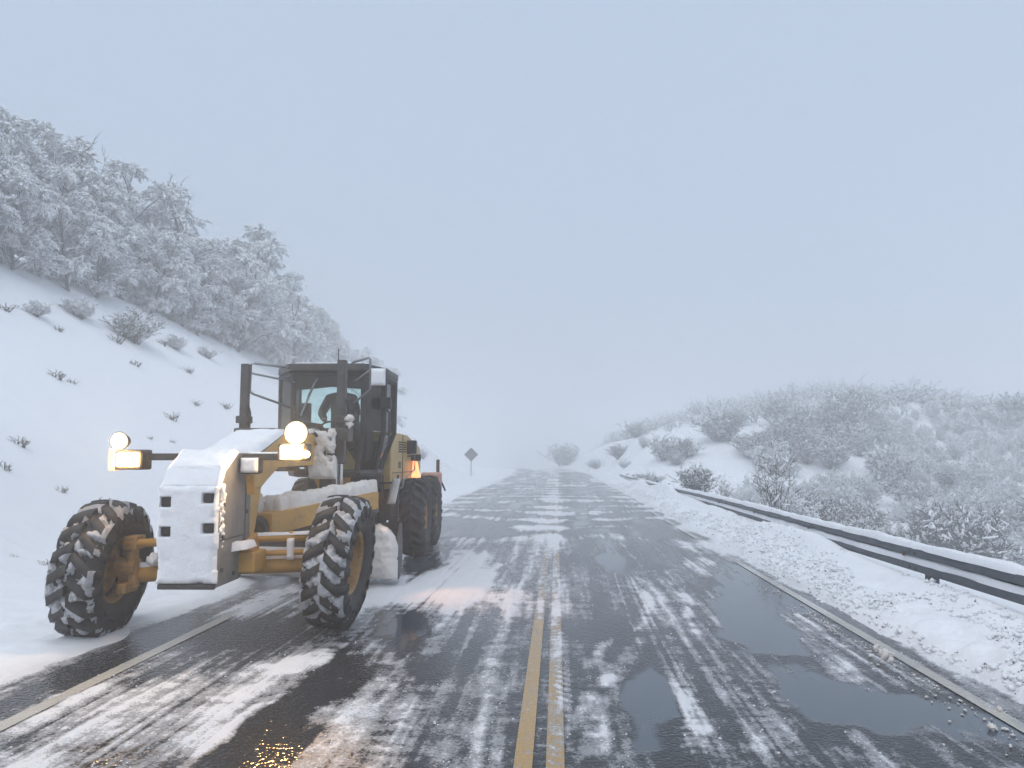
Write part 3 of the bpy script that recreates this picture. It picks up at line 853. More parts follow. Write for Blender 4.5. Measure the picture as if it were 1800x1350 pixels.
for k in range(n):
    for e in range(4):
        cw.bm.faces.new((ring[k][e], ring[k][(e + 1) % 4], ring[(k + 1) % n][(e + 1) % 4], ring[(k + 1) % n][e]))
cw.box(-.1, .2, 3.2, 3.4, 1.05, 1.3)
cw.build('blade_circle', M['dark'], G)
# curved moldboard, set at an angle
BA = R_(9)
bx, by = math.cos(BA), -math.sin(BA)
nprof = 12
pf = [(.30 * math.sin(t) - .16, .10 + .40 - .42 * math.cos(t)) for t in np.linspace(-.1, math.pi * .82, nprof)]
mb = MB(); nseg = 16; top = []
for k in range(nseg + 1):
    q = -1.95 + 3.20 * k / nseg
    top.append([[mb.bm.verts.new((q * bx - (py_ + th) * by * 0 , 3.25 - q * math.sin(BA) + py_ + th, pz)) for (py_, pz) in pf] for th in (0, .03)])
for k in range(nseg):
    for i in range(nprof - 1):
        for t in (0, 1):
            a, b = top[k][t], top[k + 1][t]
            mb.bm.faces.new((a[i], b[i], b[i + 1], a[i + 1]))
blade = mb.build('blade', M['dark'], G, True)
end = [(py_, pz) for (py_, pz) in pf] + [(-.12, .74), (-.22, .60), (-.24, .30), (-.18, .10)]
qx, qy = 1.25 * bx, 3.25 - 1.25 * math.sin(BA)
MB().prism([(qy + a, b) for a, b in end], 'x', qx, qx + .03).build('end_bit', M['dark'], blade)
lump = []
rnd = random.Random(4)
snow_patch('snow_cover', (.80 * bx, 3.25 - .80 * math.sin(BA) - .30, .10), (.50 * bx, -.50 * math.sin(BA), 0), (0, .02, .78), (0, -1, .1), .20, 40, 50, blade, seed=18, edge=.45, mat=M['snow_dirty'], freq=7,
           keep=lambda A, B, n: 1 - sstep(.80, 1.0, np.hypot(np.clip(A - .35, 0, 1) / .62, np.clip(B - .45, 0, 1) / .52) + .25 * (n - .5)))
snow_patch('snow_cover', (-1.9, 3.25 + .30 - .22, .08), (2.7 * bx, -2.7 * math.sin(BA), 0), (0, .02, .42), (0, -1, .3), .16, 60, 16, blade, seed=19, edge=.4, mat=M['snow_dirty'], freq=4)
MB().pipe([(.46, 2.6, 1.4), (.46, 2.65, 1.1), (.55, 2.9, .9)], .05).build('link_arm', M['yellow'], G, True)

# ---- cab
cab = MB()
FL, FR_, ML, MR = -.48, .60, -.86, .80      # front corners, wide corners
yF, yM, yB = 3.45, 4.05, 5.0
zb, zs, zt = 1.55, 2.18, 3.06
def post(m, p0, p1, w=.045):
    m.pipe([p0, p1], w, 6)
corn_t = [(FL, yF), (FR_, yF), (MR, yM), (MR, yB), (ML, yB), (ML, yM)]
corn_b = [(-.40, yF + .05), (.50, yF + .05), (.66, yM), (.60, yB - .25), (-.60, yB - .25), (-.66, yM)]
for (a, b) in zip(corn_t, corn_b):
    cab.pipe([(a[0], a[1], zt), (a[0] * .99, a[1], 2.2), (b[0], b[1], zb)], .045, 8)
def ringpipe(m, pts, z, r):
    for i in range(len(pts)):
        p, q = pts[i], pts[(i + 1) % len(pts)]
        m.pipe([(p[0], p[1], z), (q[0], q[1], z)], r, 6)
ringpipe(cab, corn_t, zt, .05)
ringpipe(cab, corn_b, zb, .06)
cabo = cab.build('cab', M['black'], G)
cf = MB()
cf.bm.faces.new([cf.bm.verts.new((x, y, zb - .05)) for x, y in corn_b])
cf.build('cab_floor', M['black'], cabo)
roof = MB()
roof.prism([(x * 1.06, y + (-.12 if y == yF else (.06 if y == yB else -.02))) for x, y in corn_t], 'z', zt + .03, zt + .15, .03)
rf = roof.build('roof', M['dark'], cabo)
snow_patch('snow_cover', (-.60, yF - .08, zt + .148), (1.30, 0, 0), (0, 1.5, 0), (0, 0, 1), .03, 30, 30, rf, seed=20, edge=.15)
MB().prism([(FL - .02, zt + .05), (FR_ + .02, zt + .05), (FR_ + .02, zt - .24), (.12, zt - .20), (FL - .02, zt - .26)], 'y', yF - .02, yF + .02).build('visor', M['black'], rf)
def pane(name, pts, parent=cabo):
    m = MB(); m.quadslab(pts, .008); return m.build(name, M['glass'], parent)
pane('windshield', [(FL + .04, yF, 2.14), (FR_ - .04, yF, 2.14), (FR_ - .04, yF, zt - .05), (FL + .04, yF, zt - .05)])
pane('windshield', [(-.37, yF + .05, zb + .05), (.46, yF + .05, zb + .05), (.55, yF + .01, 2.05), (-.46, yF + .01, 2.05)])
pane('side_window', [(MR - .02, yM + .05, 2.2), (MR - .02, yB - .05, 2.2), (MR - .02, yB - .05, zt - .05), (MR - .02, yM + .05, zt - .05)])
pane('side_window', [(ML + .02, yM + .05, 2.2), (ML + .02, yB - .05, 2.2), (ML + .02, yB - .05, zt - .05), (ML + .02, yM + .05, zt - .05)])
pane('corner_window', [(FR_ + .03, yF + .06, 2.2), (MR - .03, yM - .06, 2.2), (MR - .03, yM - .06, zt - .05), (FR_ + .03, yF + .06, zt - .05)])
pane('corner_window', [(FL - .03, yF + .06, 2.2), (ML + .03, yM - .06, 2.2), (ML + .03, yM - .06, zt - .05), (FL - .03, yF + .06, zt - .05)])
pane('rear_window', [(ML + .06, yB, 2.12), (MR - .06, yB, 2.12), (MR - .06, yB, zt - .05), (ML + .06, yB, zt - .05)])
pane('door_glass', [(.66, yM, zb + .08), (.61, yB - .22, zb + .08), (MR - .03, yB - .05, 2.15), (MR - .03, yM + .05, 2.15)])
MB().quadslab([(-.66, yM, zb + .08), (-.61, yB - .22, zb + .08), (ML + .03, yB - .05, 2.15), (ML + .03, yM + .05, 2.15)], .01).build('door_glass', M['glass'], cabo)
MB().quadslab([(-.60, yB - .2, zb), (.60, yB - .2, zb), (.72, yB, 2.06), (-.72, yB, 2.06)], .03).build('rear_panel', M['black'], cabo)
MB().quadslab([(-.46, yF + .0, 2.05), (.56, yF + .0, 2.05), (.58, yF - .01, 2.15), (-.48, yF - .01, 2.15)], .04).build('sill_bar', M['black'], cabo)
dh = MB(); dh.pipe([(.83, 4.1, 2.0), (.87, 4.12, 2.05), (.87, 4.12, 2.5), (.83, 4.1, 2.55)], .016).build('door_handle', M['black'], cabo)
MB().pipe([(-.30, yF - .05, 2.50), (-.22, yF - .06, 2.75), (-.10, yF - .05, 2.98)], .012).pipe([(-.34, yF - .045, 2.42), (-.14, yF - .045, 2.92)], .016).build('wiper', M['tube'], cabo)
MB().box(-.40, -.24, yF + .1, yF + .18, 2.30, 2.62, .02).build('side_monitor', M['black'], cabo)
# inside: seat, steering column, console
seat = MB().box(-.28, .28, 4.30, 4.78, 1.93, 2.05, .05).build('seat', M['black'], cabo)
MB().box(-.24, .24, 4.72, 4.84, 2.05, 2.55, .05).build('backrest', M['black'], seat)
st = MB().box(-.02, .14, 3.62, 3.80, 1.55, 2.12, .03).build('steering_column', M['black'], cabo)
sw = MB(); sw.pipe([(.06 + .2 * math.cos(t), 3.82 + .2 * math.sin(t) * .85, 2.22 - .12 * math.sin(t)) for t in np.linspace(0, 2 * math.pi, 25)], .016).pipe([(-.13, 3.82, 2.22), (.25, 3.82, 2.22)], .014)
sw.build('steering_wheel', M['black'], cabo)
cons = MB().box(.40, .60, 3.75, 4.25, 1.75, 2.34, .03).build('control_console', M['black'], cabo)
for (x, y, z) in ((.44, 3.85, 2.48), (.50, 3.9, 2.46), (.56, 4.0, 2.50), (.47, 4.05, 2.45)):
    MB().pipe([(x, y, 2.3), (x, y, z)], .012).box(x - .022, x + .022, y - .022, y + .022, z - .03, z + .03, .008).build('lever', M['black'], cons)
MB().box(-.50, -.34, 3.75, 4.25, 1.75, 2.30, .03).build('control_console', M['black'], cabo)
# mirror brackets of bent tube, one each side
ml = MB()
ml.pipe([(-.45, 3.42, 3.14), (-.92, 3.0, 3.165), (-.965, 2.97, 3.15), (-.97, 2.97, 2.74), (-.93, 3.0, 2.715), (-.46, 3.42, 2.53)], .018)
ml.pipe([(-.965, 2.97, 3.02), (-.45, 3.42, 2.93)], .016)
ml.build('mirror_bracket', M['tube'], cabo, True)
mr = MB()
mr.pipe([(.47, 3.2, 3.20), (.76, 3.0, 3.245), (.785, 3.0, 3.22), (.79, 3.0, 2.79), (.76, 3.02, 2.76), (.50, 3.25, 2.60)], .018)
mr.pipe([(.785, 3.0, 3.06), (.50, 3.25, 2.92)], .016)
mbk = mr.build('mirror_bracket', M['tube'], cabo, True)
mi = MB().box(.80, 1.02, 2.98, 3.06, 2.83, 3.08, .03).build('mirror', M['black'], cabo)
snow_patch('snow_cover', (.805, 2.975, 2.835), (.21, 0, 0), (0, 0, .25), (0, -1, 0), .035, 14, 14, mi, seed=21, edge=.25)
MB().box(.80, .93, 3.9, 4.0, 2.55, 2.74, .025).build('mirror', M['black'], cabo)
MB().pipe([(.41, 2.62, 3.1), (.41, 2.62, 3.32)], .006).build('aerial', M['black'], cabo)

# ---- engine compartment, tandems, rear gear
hood = MB().prism([(5.15, 1.18), (5.15, 2.24), (6.8, 2.22), (8.6, 2.02), (8.75, 1.85), (8.75, 1.18)], 'x', -.68, .72, .03).build('engine_hood', M['yellow_pale'], G)
for (y0, y1, z0, z1) in ((5.9, 6.25, 1.88, 2.10), (6.45, 6.7, 1.88, 2.10), (5.9, 6.2, 1.22, 1.40), (5.9, 6.15, 1.60, 1.72), (6.9, 7.3, 1.8, 2.05)):
    v = MB()
    for k in range(5):
        z = z0 + (z1 - z0) * k / 5
        v.box(.722, .732, y0, y1, z, z + (z1 - z0) / 9)
    v.build('louvre', M['hole'], hood)
MB().pipe([(.725, 5.3, 1.52), (.725, 8.3, 1.50)], .008).pipe([(.725, 6.35, 1.2), (.725, 6.35, 2.2)], .008).build('panel_seam', M['dark'], hood)
MB().pipe([(.74, 5.6, 1.25), (.85, 5.6, 1.25), (.87, 5.65, 1.4), (.87, 6.9, 1.55), (.87, 6.9, 2.0)], .016).build('grab_rail', M['tube'], hood)
MB().box(.72, .90, 6.85, 7.0, 1.86, 2.12, .02).build('rear_lamp_box', M['black'], hood)
MB().box(.74, .94, 7.2, 7.3, 1.72, 1.85, .02).build('rear_lamp_box', M['black'], hood)
MB().prism([(.75, 1.30), (.96, 1.22), (.86, 1.70), (.78, 1.72)], 'y', 7.25, 7.35).build('hazard_flap', M['lamp_orange'], hood)
MB().cyl((-.35, 6.6, 2.15), (-.35, 6.6, 2.75), .055).build('exhaust_pipe', M['rust'], hood)
snow_patch('snow_cover', (-.62, 5.3, 2.235), (1.26, 0, 0), (0, 1.45, -.015), (0, 0, 1), .03, 24, 24, hood, seed=22, edge=.2)
for sx in (1, -1):
    MB().prism([(5.75, .52), (5.95, .92), (6.9, 1.02), (8.1, .92), (8.35, .52), (7.05, .44)], 'x', sx * .56, sx * .74, .03).build('tandem_case', M['black'], G)
MB().box(-.56, .56, 6.6, 7.4, .6, 1.2, .04).build('rear_axle', M['dark'], G)
bel = MB()
bel.prism([(4.3, 1.0), (4.4, 1.5), (5.3, 1.5), (5.8, 1.2), (5.8, .55), (5.2, .5)], 'x', -.50, .55, .04)
bel.box(.40, .78, 4.9, 5.5, .75, 1.25, .04)
bel.build('hitch_housing', M['black'], G)
stp = MB()
for z in (.75, 1.05, 1.35):
    stp.box(.62, .92, 4.75, 4.95, z, z + .03)
stp.box(.63, .65, 4.8, 4.9, .72, 1.5).box(.89, .91, 4.8, 4.9, .72, 1.5)
sto = stp.build('step_ladder', M['black'], G)
snow_patch('snow_cover', (.74, 4.72, 1.02), (.14, 0, 0), (.08, .05, .42), (.2, -1, 0), .05, 10, 18, sto, seed=23, edge=.4, mat=M['snow_dirty'])
MB().cyl((.60, 3.2, 1.22), (.60, 3.2, 1.42), .045).build('side_marker_lamp', M['lamp_orange'], G)
rear = MB().box(-.8, .8, 8.9, 9.15, .9, 1.1, .02).box(-.5, -.35, 8.6, 8.95, .8, 1.2).box(.35, .5, 8.6, 8.95, .8, 1.2)
rp = rear.build('ripper_frame', M['yellow'], G)
for x in (1.07, -1.0):
    MB().box(x - .035, x + .035, 9.0, 9.08, 1.40, 1.74, .01).build('ripper_shank', M['rust'], rp)
MB().box(.70, 1.16, 8.95, 9.12, 1.08, 1.46, .05).build('ripper_shank', M['pink'], rp)
MB().pipe([(1.12, 9.05, 1.3), (1.2, 9.0, 1.15), (1.24, 9.0, 1.05)], .02).build('chain', M['black'], rp)

# ------------------------------------------------------------------ the operator, seated in the cab
def skin_body(name, joints, edges, radii, mat, parent, root=0, subdiv=2):
    me = bpy.data.meshes.new(name)
    me.from_pydata(joints, edges, [])
    o = bpy.data.objects.new(name, me); link(o, parent)
    me.materials.append(mat)
    md = o.modifiers.new('skin', 'SKIN'); md.use_smooth_shade = True
    o.modifiers.new('sub', 'SUBSURF').levels = subdiv
    o.modifiers['sub'].render_levels = subdiv
    sv = me.skin_vertices[0].data if me.skin_vertices else None
    if sv is None:
        bpy.context.view_layer.objects.active = o
        bpy.ops.mesh.customdata_skin_add()
        sv = me.skin_vertices[0].data
    for i, r in enumerate(radii):
        sv[i].radius = r if isinstance(r, tuple) else (r, r)
        sv[i].use_root = (i == root)
    return o
cg, sg = math.cos(GY), math.sin(GY)
def g2w(x, y, z): return (-3.4 + x * cg - y * sg, 8.0 + x * sg + y * cg, z)
person = thing('person', 'person in a dark jacket sitting at the wheel inside the cab', 'person', g2w(.0, 4.45, 2.07), GY)
J = [(0, .12, .06), (0, .10, .30), (0, .06, .55), (0, .03, .72), (0, .02, .80),
     (-.19, .04, .68), (-.29, -.08, .44), (-.17, -.36, .34), (-.14, -.46, .32),
     (.19, .04, .68), (.29, -.08, .44), (.19, -.36, .34), (.16, -.46, .32),
     (-.11, .08, .06), (-.16, -.34, .08), (-.15, -.42, -.32), (-.15, -.56, -.38),
     (.11, .08, .06), (.16, -.34, .08), (.15, -.42, -.32), (.15, -.56, -.38)]
E_ = [(0, 1), (1, 2), (2, 3), (3, 4), (3, 5), (5, 6), (6, 7), (7, 8), (3, 9), (9, 10), (10, 11), (11, 12), (0, 13), (13, 14), (14, 15), (15, 16), (0, 17), (17, 18), (18, 19), (19, 20)]
rad = [(.17, .14), (.18, .14), (.20, .14), (.12, .10), .065, .10, .075, .055, .045, .10, .075, .055, .045, .10, .085, .06, .05, .10, .085, .06, .05]
skin_body('body', J, E_, rad, M['jacket'], person)
hd = bmesh.new(); bmesh.ops.create_uvsphere(hd, u_segments=24, v_segments=18, radius=1.0)
for v in hd.verts:
    c = v.co.copy()
    x, y, z = c.x * .078, c.y * .098, c.z * .118
    if c.z < -.2: x *= 1 + .30 * (c.z + .2); y *= 1 + .12 * (c.z + .2)
    if c.y < -.75 and abs(c.x) < .22 and -.35 < c.z < .15: y -= .022 * (1 - abs(c.x) / .22)
    if c.y < -.6 and .05 < c.z < .25 and .2 < abs(c.x) < .55: y += .010
    v.co = (x, y - .005, z + .93)
me = bpy.data.meshes.new('head'); hd.to_mesh(me); hd.free(); me.materials.append(M['skin'])
for p in me.polygons: p.use_smooth = True
head = link(bpy.data.objects.new('head', me), person)
for sx in (-1, 1):
    MB().cyl((sx * .030, -.098, .945), (sx * .030, -.088, .945), .010, n=10).build('eye', M['hole'], head)
    MB().box(sx * .08 - .008, sx * .08 + .008, -.015, .02, .905, .965, .006).build('ear', M['skin'], head)
MB().box(-.025, .025, -.094, -.08, .872, .880, .003).build('mouth', M['rust'], head)
hr = bmesh.new(); bmesh.ops.create_uvsphere(hr, u_segments=24, v_segments=14, radius=1.0)
bmesh.ops.delete(hr, geom=[v for v in hr.verts if v.co.z < .1 and v.co.y < .1 or v.co.z < -.4], context='VERTS')
for v in hr.verts: v.co = (v.co.x * .085, v.co.y * .104 + .004, v.co.z * .124 + .932)
me = bpy.data.meshes.new('hair'); hr.to_mesh(me); hr.free(); me.materials.append(M['hair'])
link(bpy.data.objects.new('hair', me), head)
for sx in (-1, 1):
    jj = [(sx * .135, -.45, .32), (sx * .125, -.52, .325)]; ee = [(0, 1)]; rr2 = [.034, (.040, .022)]
    for k in range(4):
        b = len(jj); ox = (k - 1.5) * .019
        jj += [(sx * .12 + ox, -.555, .33), (sx * .12 + ox, -.58, .315), (sx * .12 + ox, -.575, .29)]; ee += [(1, b), (b, b + 1), (b + 1, b + 2)]; rr2 += [.0095, .009, .008]
    b = len(jj); jj += [(sx * .085, -.52, .31), (sx * .075, -.545, .295)]; ee += [(1, b), (b, b + 1)]; rr2 += [.010, .009]
    skin_body('hand', jj, ee, rr2, M['skin'], person, 0, 1)

# ------------------------------------------------------------------ guardrail
RX = 4.84
def rail_x(Y): return float(road_c(Y)) + RX
rail = thing('guardrail', 'snow-capped steel crash barrier running along the road edge above the valley', 'guardrail', (rail_x(6), 6, 0))
def rl(Y, dx, z): return (rail_x(Y) + dx - rail_x(6), Y - 6, z)
WP = [(-.00, .66), (-.055, .645), (-.075, .60), (-.055, .555), (.0, .53), (.012, .505), (.0, .48), (-.055, .455), (-.075, .41), (-.055, .365), (0., .35)]
def sag(Y): return 0.008 * math.sin(Y * 0.31) - 0.10 * float(sstep(18, 40, Y))
y0 = 2.5; L = 3.81; k = 0
while y0 < 53:
    y1 = y0 + L
    if True:
        bm = MB(); n = 6; rg = []
        for i in range(n + 1):
            Y = y0 + (y1 + .12 - y0) * i / n
            rg.append([bm.bm.verts.new(rl(Y, dx - .004 * (k % 2), z + .003 * (k % 2) + sag(Y))) for dx, z in WP])
        for i in range(n):
            for j in range(len(WP) - 1):
                bm.bm.faces.new((rg[i][j], rg[i + 1][j], rg[i + 1][j + 1], rg[i][j + 1]))
        ro = bm.build('rail', M['steel_rail'], rail)
        # snow on the top edge and in the valley of the profile
        nn = 40
        for (za, xa, th, wdt) in ((.655, -.065, .085, .15), (.500, -.062, .05, .07)):
            Ys = np.linspace(y0, y1, nn)
            prof = np.linspace(0, 1, 9)
            A, B = np.meshgrid(prof, Ys)
            nzv = fbm(B * 2.2, A * 1.5, 4, 300 + int(za * 100))
            bulge = np.sqrt(np.clip(1 - (2 * A - 1) ** 2, 0, 1))
            xs = xa + wdt * A - .02 * (1 - A) * (nzv - .5) * 3
            zs_ = za - .012 + bulge * th * (.55 + .9 * nzv) + np.array([sag(v) for v in Ys])[:, None]
            if za < .6: zs_ = zs_ - .03 * (A < .01)
            base = np.array([rail_x(v) - rail_x(6) for v in Ys])[:, None]
            P = np.stack([base + xs, B - 6, zs_], -1)
            mesh_np('snow_cover', P.reshape(-1, 3), grid_faces(nn, 9), M['snow_fresh'], ro, True)
    if 5 < y0 < 24:
        for (dz_, dy_) in ((.60, -.06), (.60, .10), (.41, -.06), (.41, .10)):
            a_ = rl(y0 + dy_, -.078, dz_ + sag(y0)); MB().cyl(a_, (a_[0] - .018, a_[1], a_[2]), .017, n=8).build('bolt', M['dark'], rail)
    if True:
        p = MB()
        bx0, by0, _ = rl(y0, .03, 0)
        p.box(bx0 + .06, bx0 + .075, by0 - .07, by0 + .07, -.4, .68).box(bx0 + .06, bx0 + .17, by0 - .07, by0 - .06, -.4, .68).box(bx0 - .03, bx0 + .06, by0 - .05, by0 + .05, .42, .60)
        p.build('post', M['steel_rail'], rail)
        if y0 > 5:
            q = MB(); q.box(bx0 - .105, bx0 - .085, by0 + .3 - .02, by0 + .3 + .02, .525 + sag(y0), .575 + sag(y0), .004)
            q.build('reflector', M['rust'], rail)
    y0 = y1; k += 1

# ------------------------------------------------------------------ road sign seen from behind
sp = at(828, 835, 65)
sgn = thing('road_sign', 'grey diamond road sign seen from behind on a thin post below the bank', 'road sign', (sp[0], 65, gz(sp[0], 65) - .02))
zc = at(828, 799, 65)[2] - sgn.location.z
ds = .60
MB().prism([(0, zc - ds), (ds, zc), (0, zc + ds), (-ds, zc)], 'y', -.015, .0, .0).build('sign_panel', M['sign_grey'], sgn)
MB().cyl((0, .03, -.3), (0, .03, zc + ds * .6), .032).build('post', M['sign_grey'], sgn)
MB().box(-.3, .3, .0, .02, zc - .12, zc - .08).build('brace', M['sign_grey'], sgn)

# ------------------------------------------------------------------ trees and shrubs
def segs_mesh(name, P0, P1, R0, R1, mat, parent, sides=3, flat=1.0, lift=0.0):
    """many tapered prisms (twigs, limbs, or the snow lying along them) as ONE mesh"""
    P0 = np.array(P0, float); P1 = np.array(P1, float); R0 = np.array(R0, float); R1 = np.array(R1, float)
    d = P1 - P0; d /= np.linalg.norm(d, axis=1, keepdims=True) + 1e-9
    up = np.tile([0.0, 0.0, 1.0], (len(P0), 1)); up[np.abs(d[:, 2]) > .97] = (1, 0, 0)
    a = np.cross(d, up); a /= np.linalg.norm(a, axis=1, keepdims=True) + 1e-9
    b = np.cross(a, d)
    Vs = []
    for P, R in ((P0, R0), (P1, R1)):
        for k in range(sides):
            t = 2 * math.pi * k / sides + math.pi / 2
            Vs.append(P + a * (R * math.cos(t))[:, None] + b * (R * math.sin(t) * flat)[:, None] + np.array([0, 0, 1.0]) * (lift * R)[:, None])
    n = len(P0); V = np.concatenate(Vs, 0)
    F = []
    idx = np.arange(n)
    for k in range(sides):
        k2 = (k + 1) % sides
        F.append(np.stack([k * n + idx, k2 * n + idx, (sides + k2) * n + idx, (sides + k) * n + idx], 1))
    if sides == 4:
        F.append(np.stack([0 * n + idx, 3 * n + idx, 2 * n + idx, 1 * n + idx], 1))
        F.append(np.stack([4 * n + idx, 5 * n + idx, 6 * n + idx, 7 * n + idx], 1))
    o = mesh_np(name, V, np.concatenate(F, 0), mat, parent)
    if name != 'trunk': o['kind'] = 'stuff'       # far too many twigs to pick apart
    return o

def rot_about(v, ax, ang):
    return Matrix.Rotation(ang, 3, ax) @ v

def gen_tree(seed, H=6.5, spread=2.3, nlobe=11, nsub=30, ntwig=14, bare=0.0, base=.10, snowy=1.0, lean=(0, 0)):
    """trunk, limbs to a dozen rounded lobes, and in each lobe sprays of twigs with snow lying along them"""
    r = random.Random(seed)
    S = dict(limb=[], twig=[], snow=[])
    pts = [Vector((0, 0, -.3))]; p = Vector((0, 0, 0)); dirv = Vector((lean[0], lean[1], 1)).normalized()
    n = 8
    pts.append(p.copy())
    for i in range(n):
        dirv = (dirv + Vector((r.uniform(-.18, .18), r.uniform(-.18, .18), .10))).normalized()
        p = p + dirv * (H * .86 / n); pts.append(p.copy())
    R0 = .10 * H / 6.5
    trunk = [(pts[i], pts[i + 1], R0 * (1 - .9 * i / len(pts)) + .012, R0 * (1 - .9 * (i + 1) / len(pts)) + .012) for i in range(len(pts) - 1)]
    def along(t):
        q = t * (len(pts) - 2) + 1; i = min(int(q), len(pts) - 2); return pts[i].lerp(pts[i + 1], q - i)
    for li in range(nlobe):
        t = base + (1.0 - base) * (li + .5 * r.random()) / nlobe
        az = li * 2.399 + r.uniform(-.6, .6)
        wd = spread * (.30 + .85 * math.sin(min(1, (t + .22) / 1.25) * math.pi)) * r.uniform(.45, .85)
        if li == nlobe - 1: wd *= .25
        c0 = along(t)
        lc = c0 + Vector((math.cos(az) * wd, math.sin(az) * wd, .25 + .5 * r.random()))
        lr = H / 6.5 * r.uniform(.75, 1.25) * (1.05 - .35 * t)
        a0 = along(max(.02, t - .14)); mid = a0.lerp(lc, .5) + Vector((r.uniform(-.2, .2), r.uniform(-.2, .2), .18))
        for (u0, u1, ra, rb) in ((a0, mid, .045, .032), (mid, lc, .032, .02)):
            S['limb'].append((u0, u1, ra * H / 6.5, rb * H / 6.5)); S['snow'].append((u0, u1, .05, .045))
        for sj in range(nsub):
            zz = r.uniform(-.55, 1.0); ph = r.uniform(0, 6.283); q = math.sqrt(1 - zz * zz)
            d = Vector((math.cos(ph) * q, math.sin(ph) * q, zz * .72))
            L0 = lr * r.uniform(.65, 1.12)
            b0 = lc + d * L0 * .18
            m0 = lc + d * L0 * .62 + Vector((0, 0, .06)); m1 = lc + d * L0 + Vector((0, 0, -.12 * r.random()))
            S['limb'].append((b0, m0, .013, .009)); S['limb'].append((m0, m1, .009, .004))
            if r.random() < bare: continue
            S['snow'].append((b0, m0, .035, .04)); S['snow'].append((m0, m1, .045, .022))
            sd = (m1 - m0).normalized()
            for ck in range(3):
                c = m0.lerp(m1, r.uniform(-.3, 1.0)) + Vector((r.uniform(-.08, .08), r.uniform(-.08, .08), r.uniform(.0, .05)))
                dv = (sd + Vector((r.uniform(-.7, .7), r.uniform(-.7, .7), r.uniform(-.5, .1)))).normalized() * r.uniform(.06, .12)
                w = r.uniform(.055, .10) * snowy
                S['snow'].append((c - dv, c + dv * .2, w * .45, w)); S['snow'].append((c + dv * .2, c + dv * 1.2, w, w * .3))
            for tk in range(ntwig):
                g_ = r.random() ** .7
                c = b0.lerp(m0, .5 + g_) if g_ < .5 else m0.lerp(m1, g_ * 2 - 1)
                td = (sd + Vector((r.uniform(-1, 1), r.uniform(-1, 1), r.uniform(-.85, .55)))).normalized()
                tl = r.uniform(.08, .24); e = c + td * tl
                S['twig'].append((c, e, r.uniform(.012, .031), .006))
                if r.random() < .95 * snowy:
                    w = r.uniform(.028, .062)
                    S['snow'].append((c.lerp(e, .05), e.lerp(c, -.08), w, w * .6))
        if bare and li > nlobe * .5:       # dead twisted limbs poking out of the top
            q_ = lc.copy(); d = Vector((r.uniform(-.4, .4), r.uniform(-.4, .4), 1)).normalized()
            for s_ in range(6):
                d = (d + Vector((r.uniform(-.5, .5), r.uniform(-.5, .5), r.uniform(-.1, .35)))).normalized()
                e = q_ + d * .22; S['limb'].append((q_, e, .036 - .004 * s_, .032 - .004 * s_))
                tw = (d + Vector((r.uniform(-1, 1), r.uniform(-1, 1), r.uniform(-.2, .6)))).normalized()
                S['limb'].append((e, e + tw * .35, .014, .005)); q_ = e
    return trunk, S

def arr(L_):
    return [list(x[0]) for x in L_], [list(x[1]) for x in L_], [x[2] for x in L_], [x[3] for x in L_]

def build_tree(seed, name='tree', **kw):
    root = bpy.data.objects.new(name, None); link(root)
    twm = kw.pop('twig_mat', M['twig'])
    trunk, S = gen_tree(seed, **kw)
    segs_mesh('trunk', *arr(trunk), M['bark'], root, 7)
    segs_mesh('limbs', *arr(S['limb']), M['bark'], root, 4).name = 'branches'
    segs_mesh('crown', *arr(S['twig']), twm, root, 3)
    if S['snow']:
        segs_mesh('snow_cover', *arr(S['snow']), M['snow_twig'], root, 4, .62, .45)
    return root

def gen_shrub(seed, H=1.6, spread=1.2, nstem=16, nsub=5, ntwig=6, snowy=.9, upright=.5):
    r = random.Random(seed); S = dict(limb=[], twig=[], snow=[])
    for i in range(nstem):
        az = r.uniform(0, 6.283); tilt = (1 - upright) * r.random() ** .6 * 1.35
        d = Vector((math.cos(az) * math.sin(tilt), math.sin(az) * math.sin(tilt), math.cos(tilt)))
        Ln = H * r.uniform(.7, 1.08) * (1 if upright > .8 else (.75 + .35 * math.cos(tilt)))
        q = Vector((r.uniform(-.2, .2) * spread, r.uniform(-.2, .2) * spread, -.1)); lp = [q.copy()]
        for s_ in range(4):
            d = (d + Vector((r.uniform(-.2, .2), r.uniform(-.2, .2), r.uniform(-.12, .1)))).normalized(); q = q + d * Ln / 4; lp.append(q.copy())
        for k_ in range(4):
            S['limb'].append((lp[k_], lp[k_ + 1], .018 * (1 - k_ / 5), .018 * (1 - (k_ + 1) / 5)))
        for sj in range(nsub):
            f = .25 + .75 * (sj + r.random()) / nsub; k_ = min(int(f * 4), 3); b0 = lp[k_].lerp(lp[k_ + 1], f * 4 - k_)
            az2 = r.uniform(0, 6.283); sd = (Vector((math.cos(az2), math.sin(az2), r.uniform(-.1, .8))) + d * .5).normalized()
            sl = H * r.uniform(.14, .30); e0 = b0 + sd * sl
            S['limb'].append((b0, e0, .009, .004))
            for tk in range(ntwig):
                c = b0.lerp(e0, r.random()); td = (sd + Vector((r.uniform(-1, 1), r.uniform(-1, 1), r.uniform(-.6, .6)))).normalized()
                e = c + td * H * r.uniform(.06, .15)
                S['twig'].append((c, e, r.uniform(.008, .020) * (H / 1.6) ** .5, .003))
                if r.random() < snowy:
                    w = r.uniform(.022, .052) * (H / 1.6) ** .5; S['snow'].append((c, e, w, w * .5))
    return S

def build_shrub(seed, name='shrub', twig_mat=None, **kw):
    root = bpy.data.objects.new(name, None); link(root)
    S = gen_shrub(seed, **kw)
    segs_mesh('stems', *arr(S['limb']), M['bark'], root, 3).name = 'branches'
    segs_mesh('crown', *arr(S['twig']), twig_mat or M['twig'], root, 3)
    if S['snow']: segs_mesh('snow_cover', *arr(S['snow']), M['snow_twig'], root, 4, .62, .45)
    return root

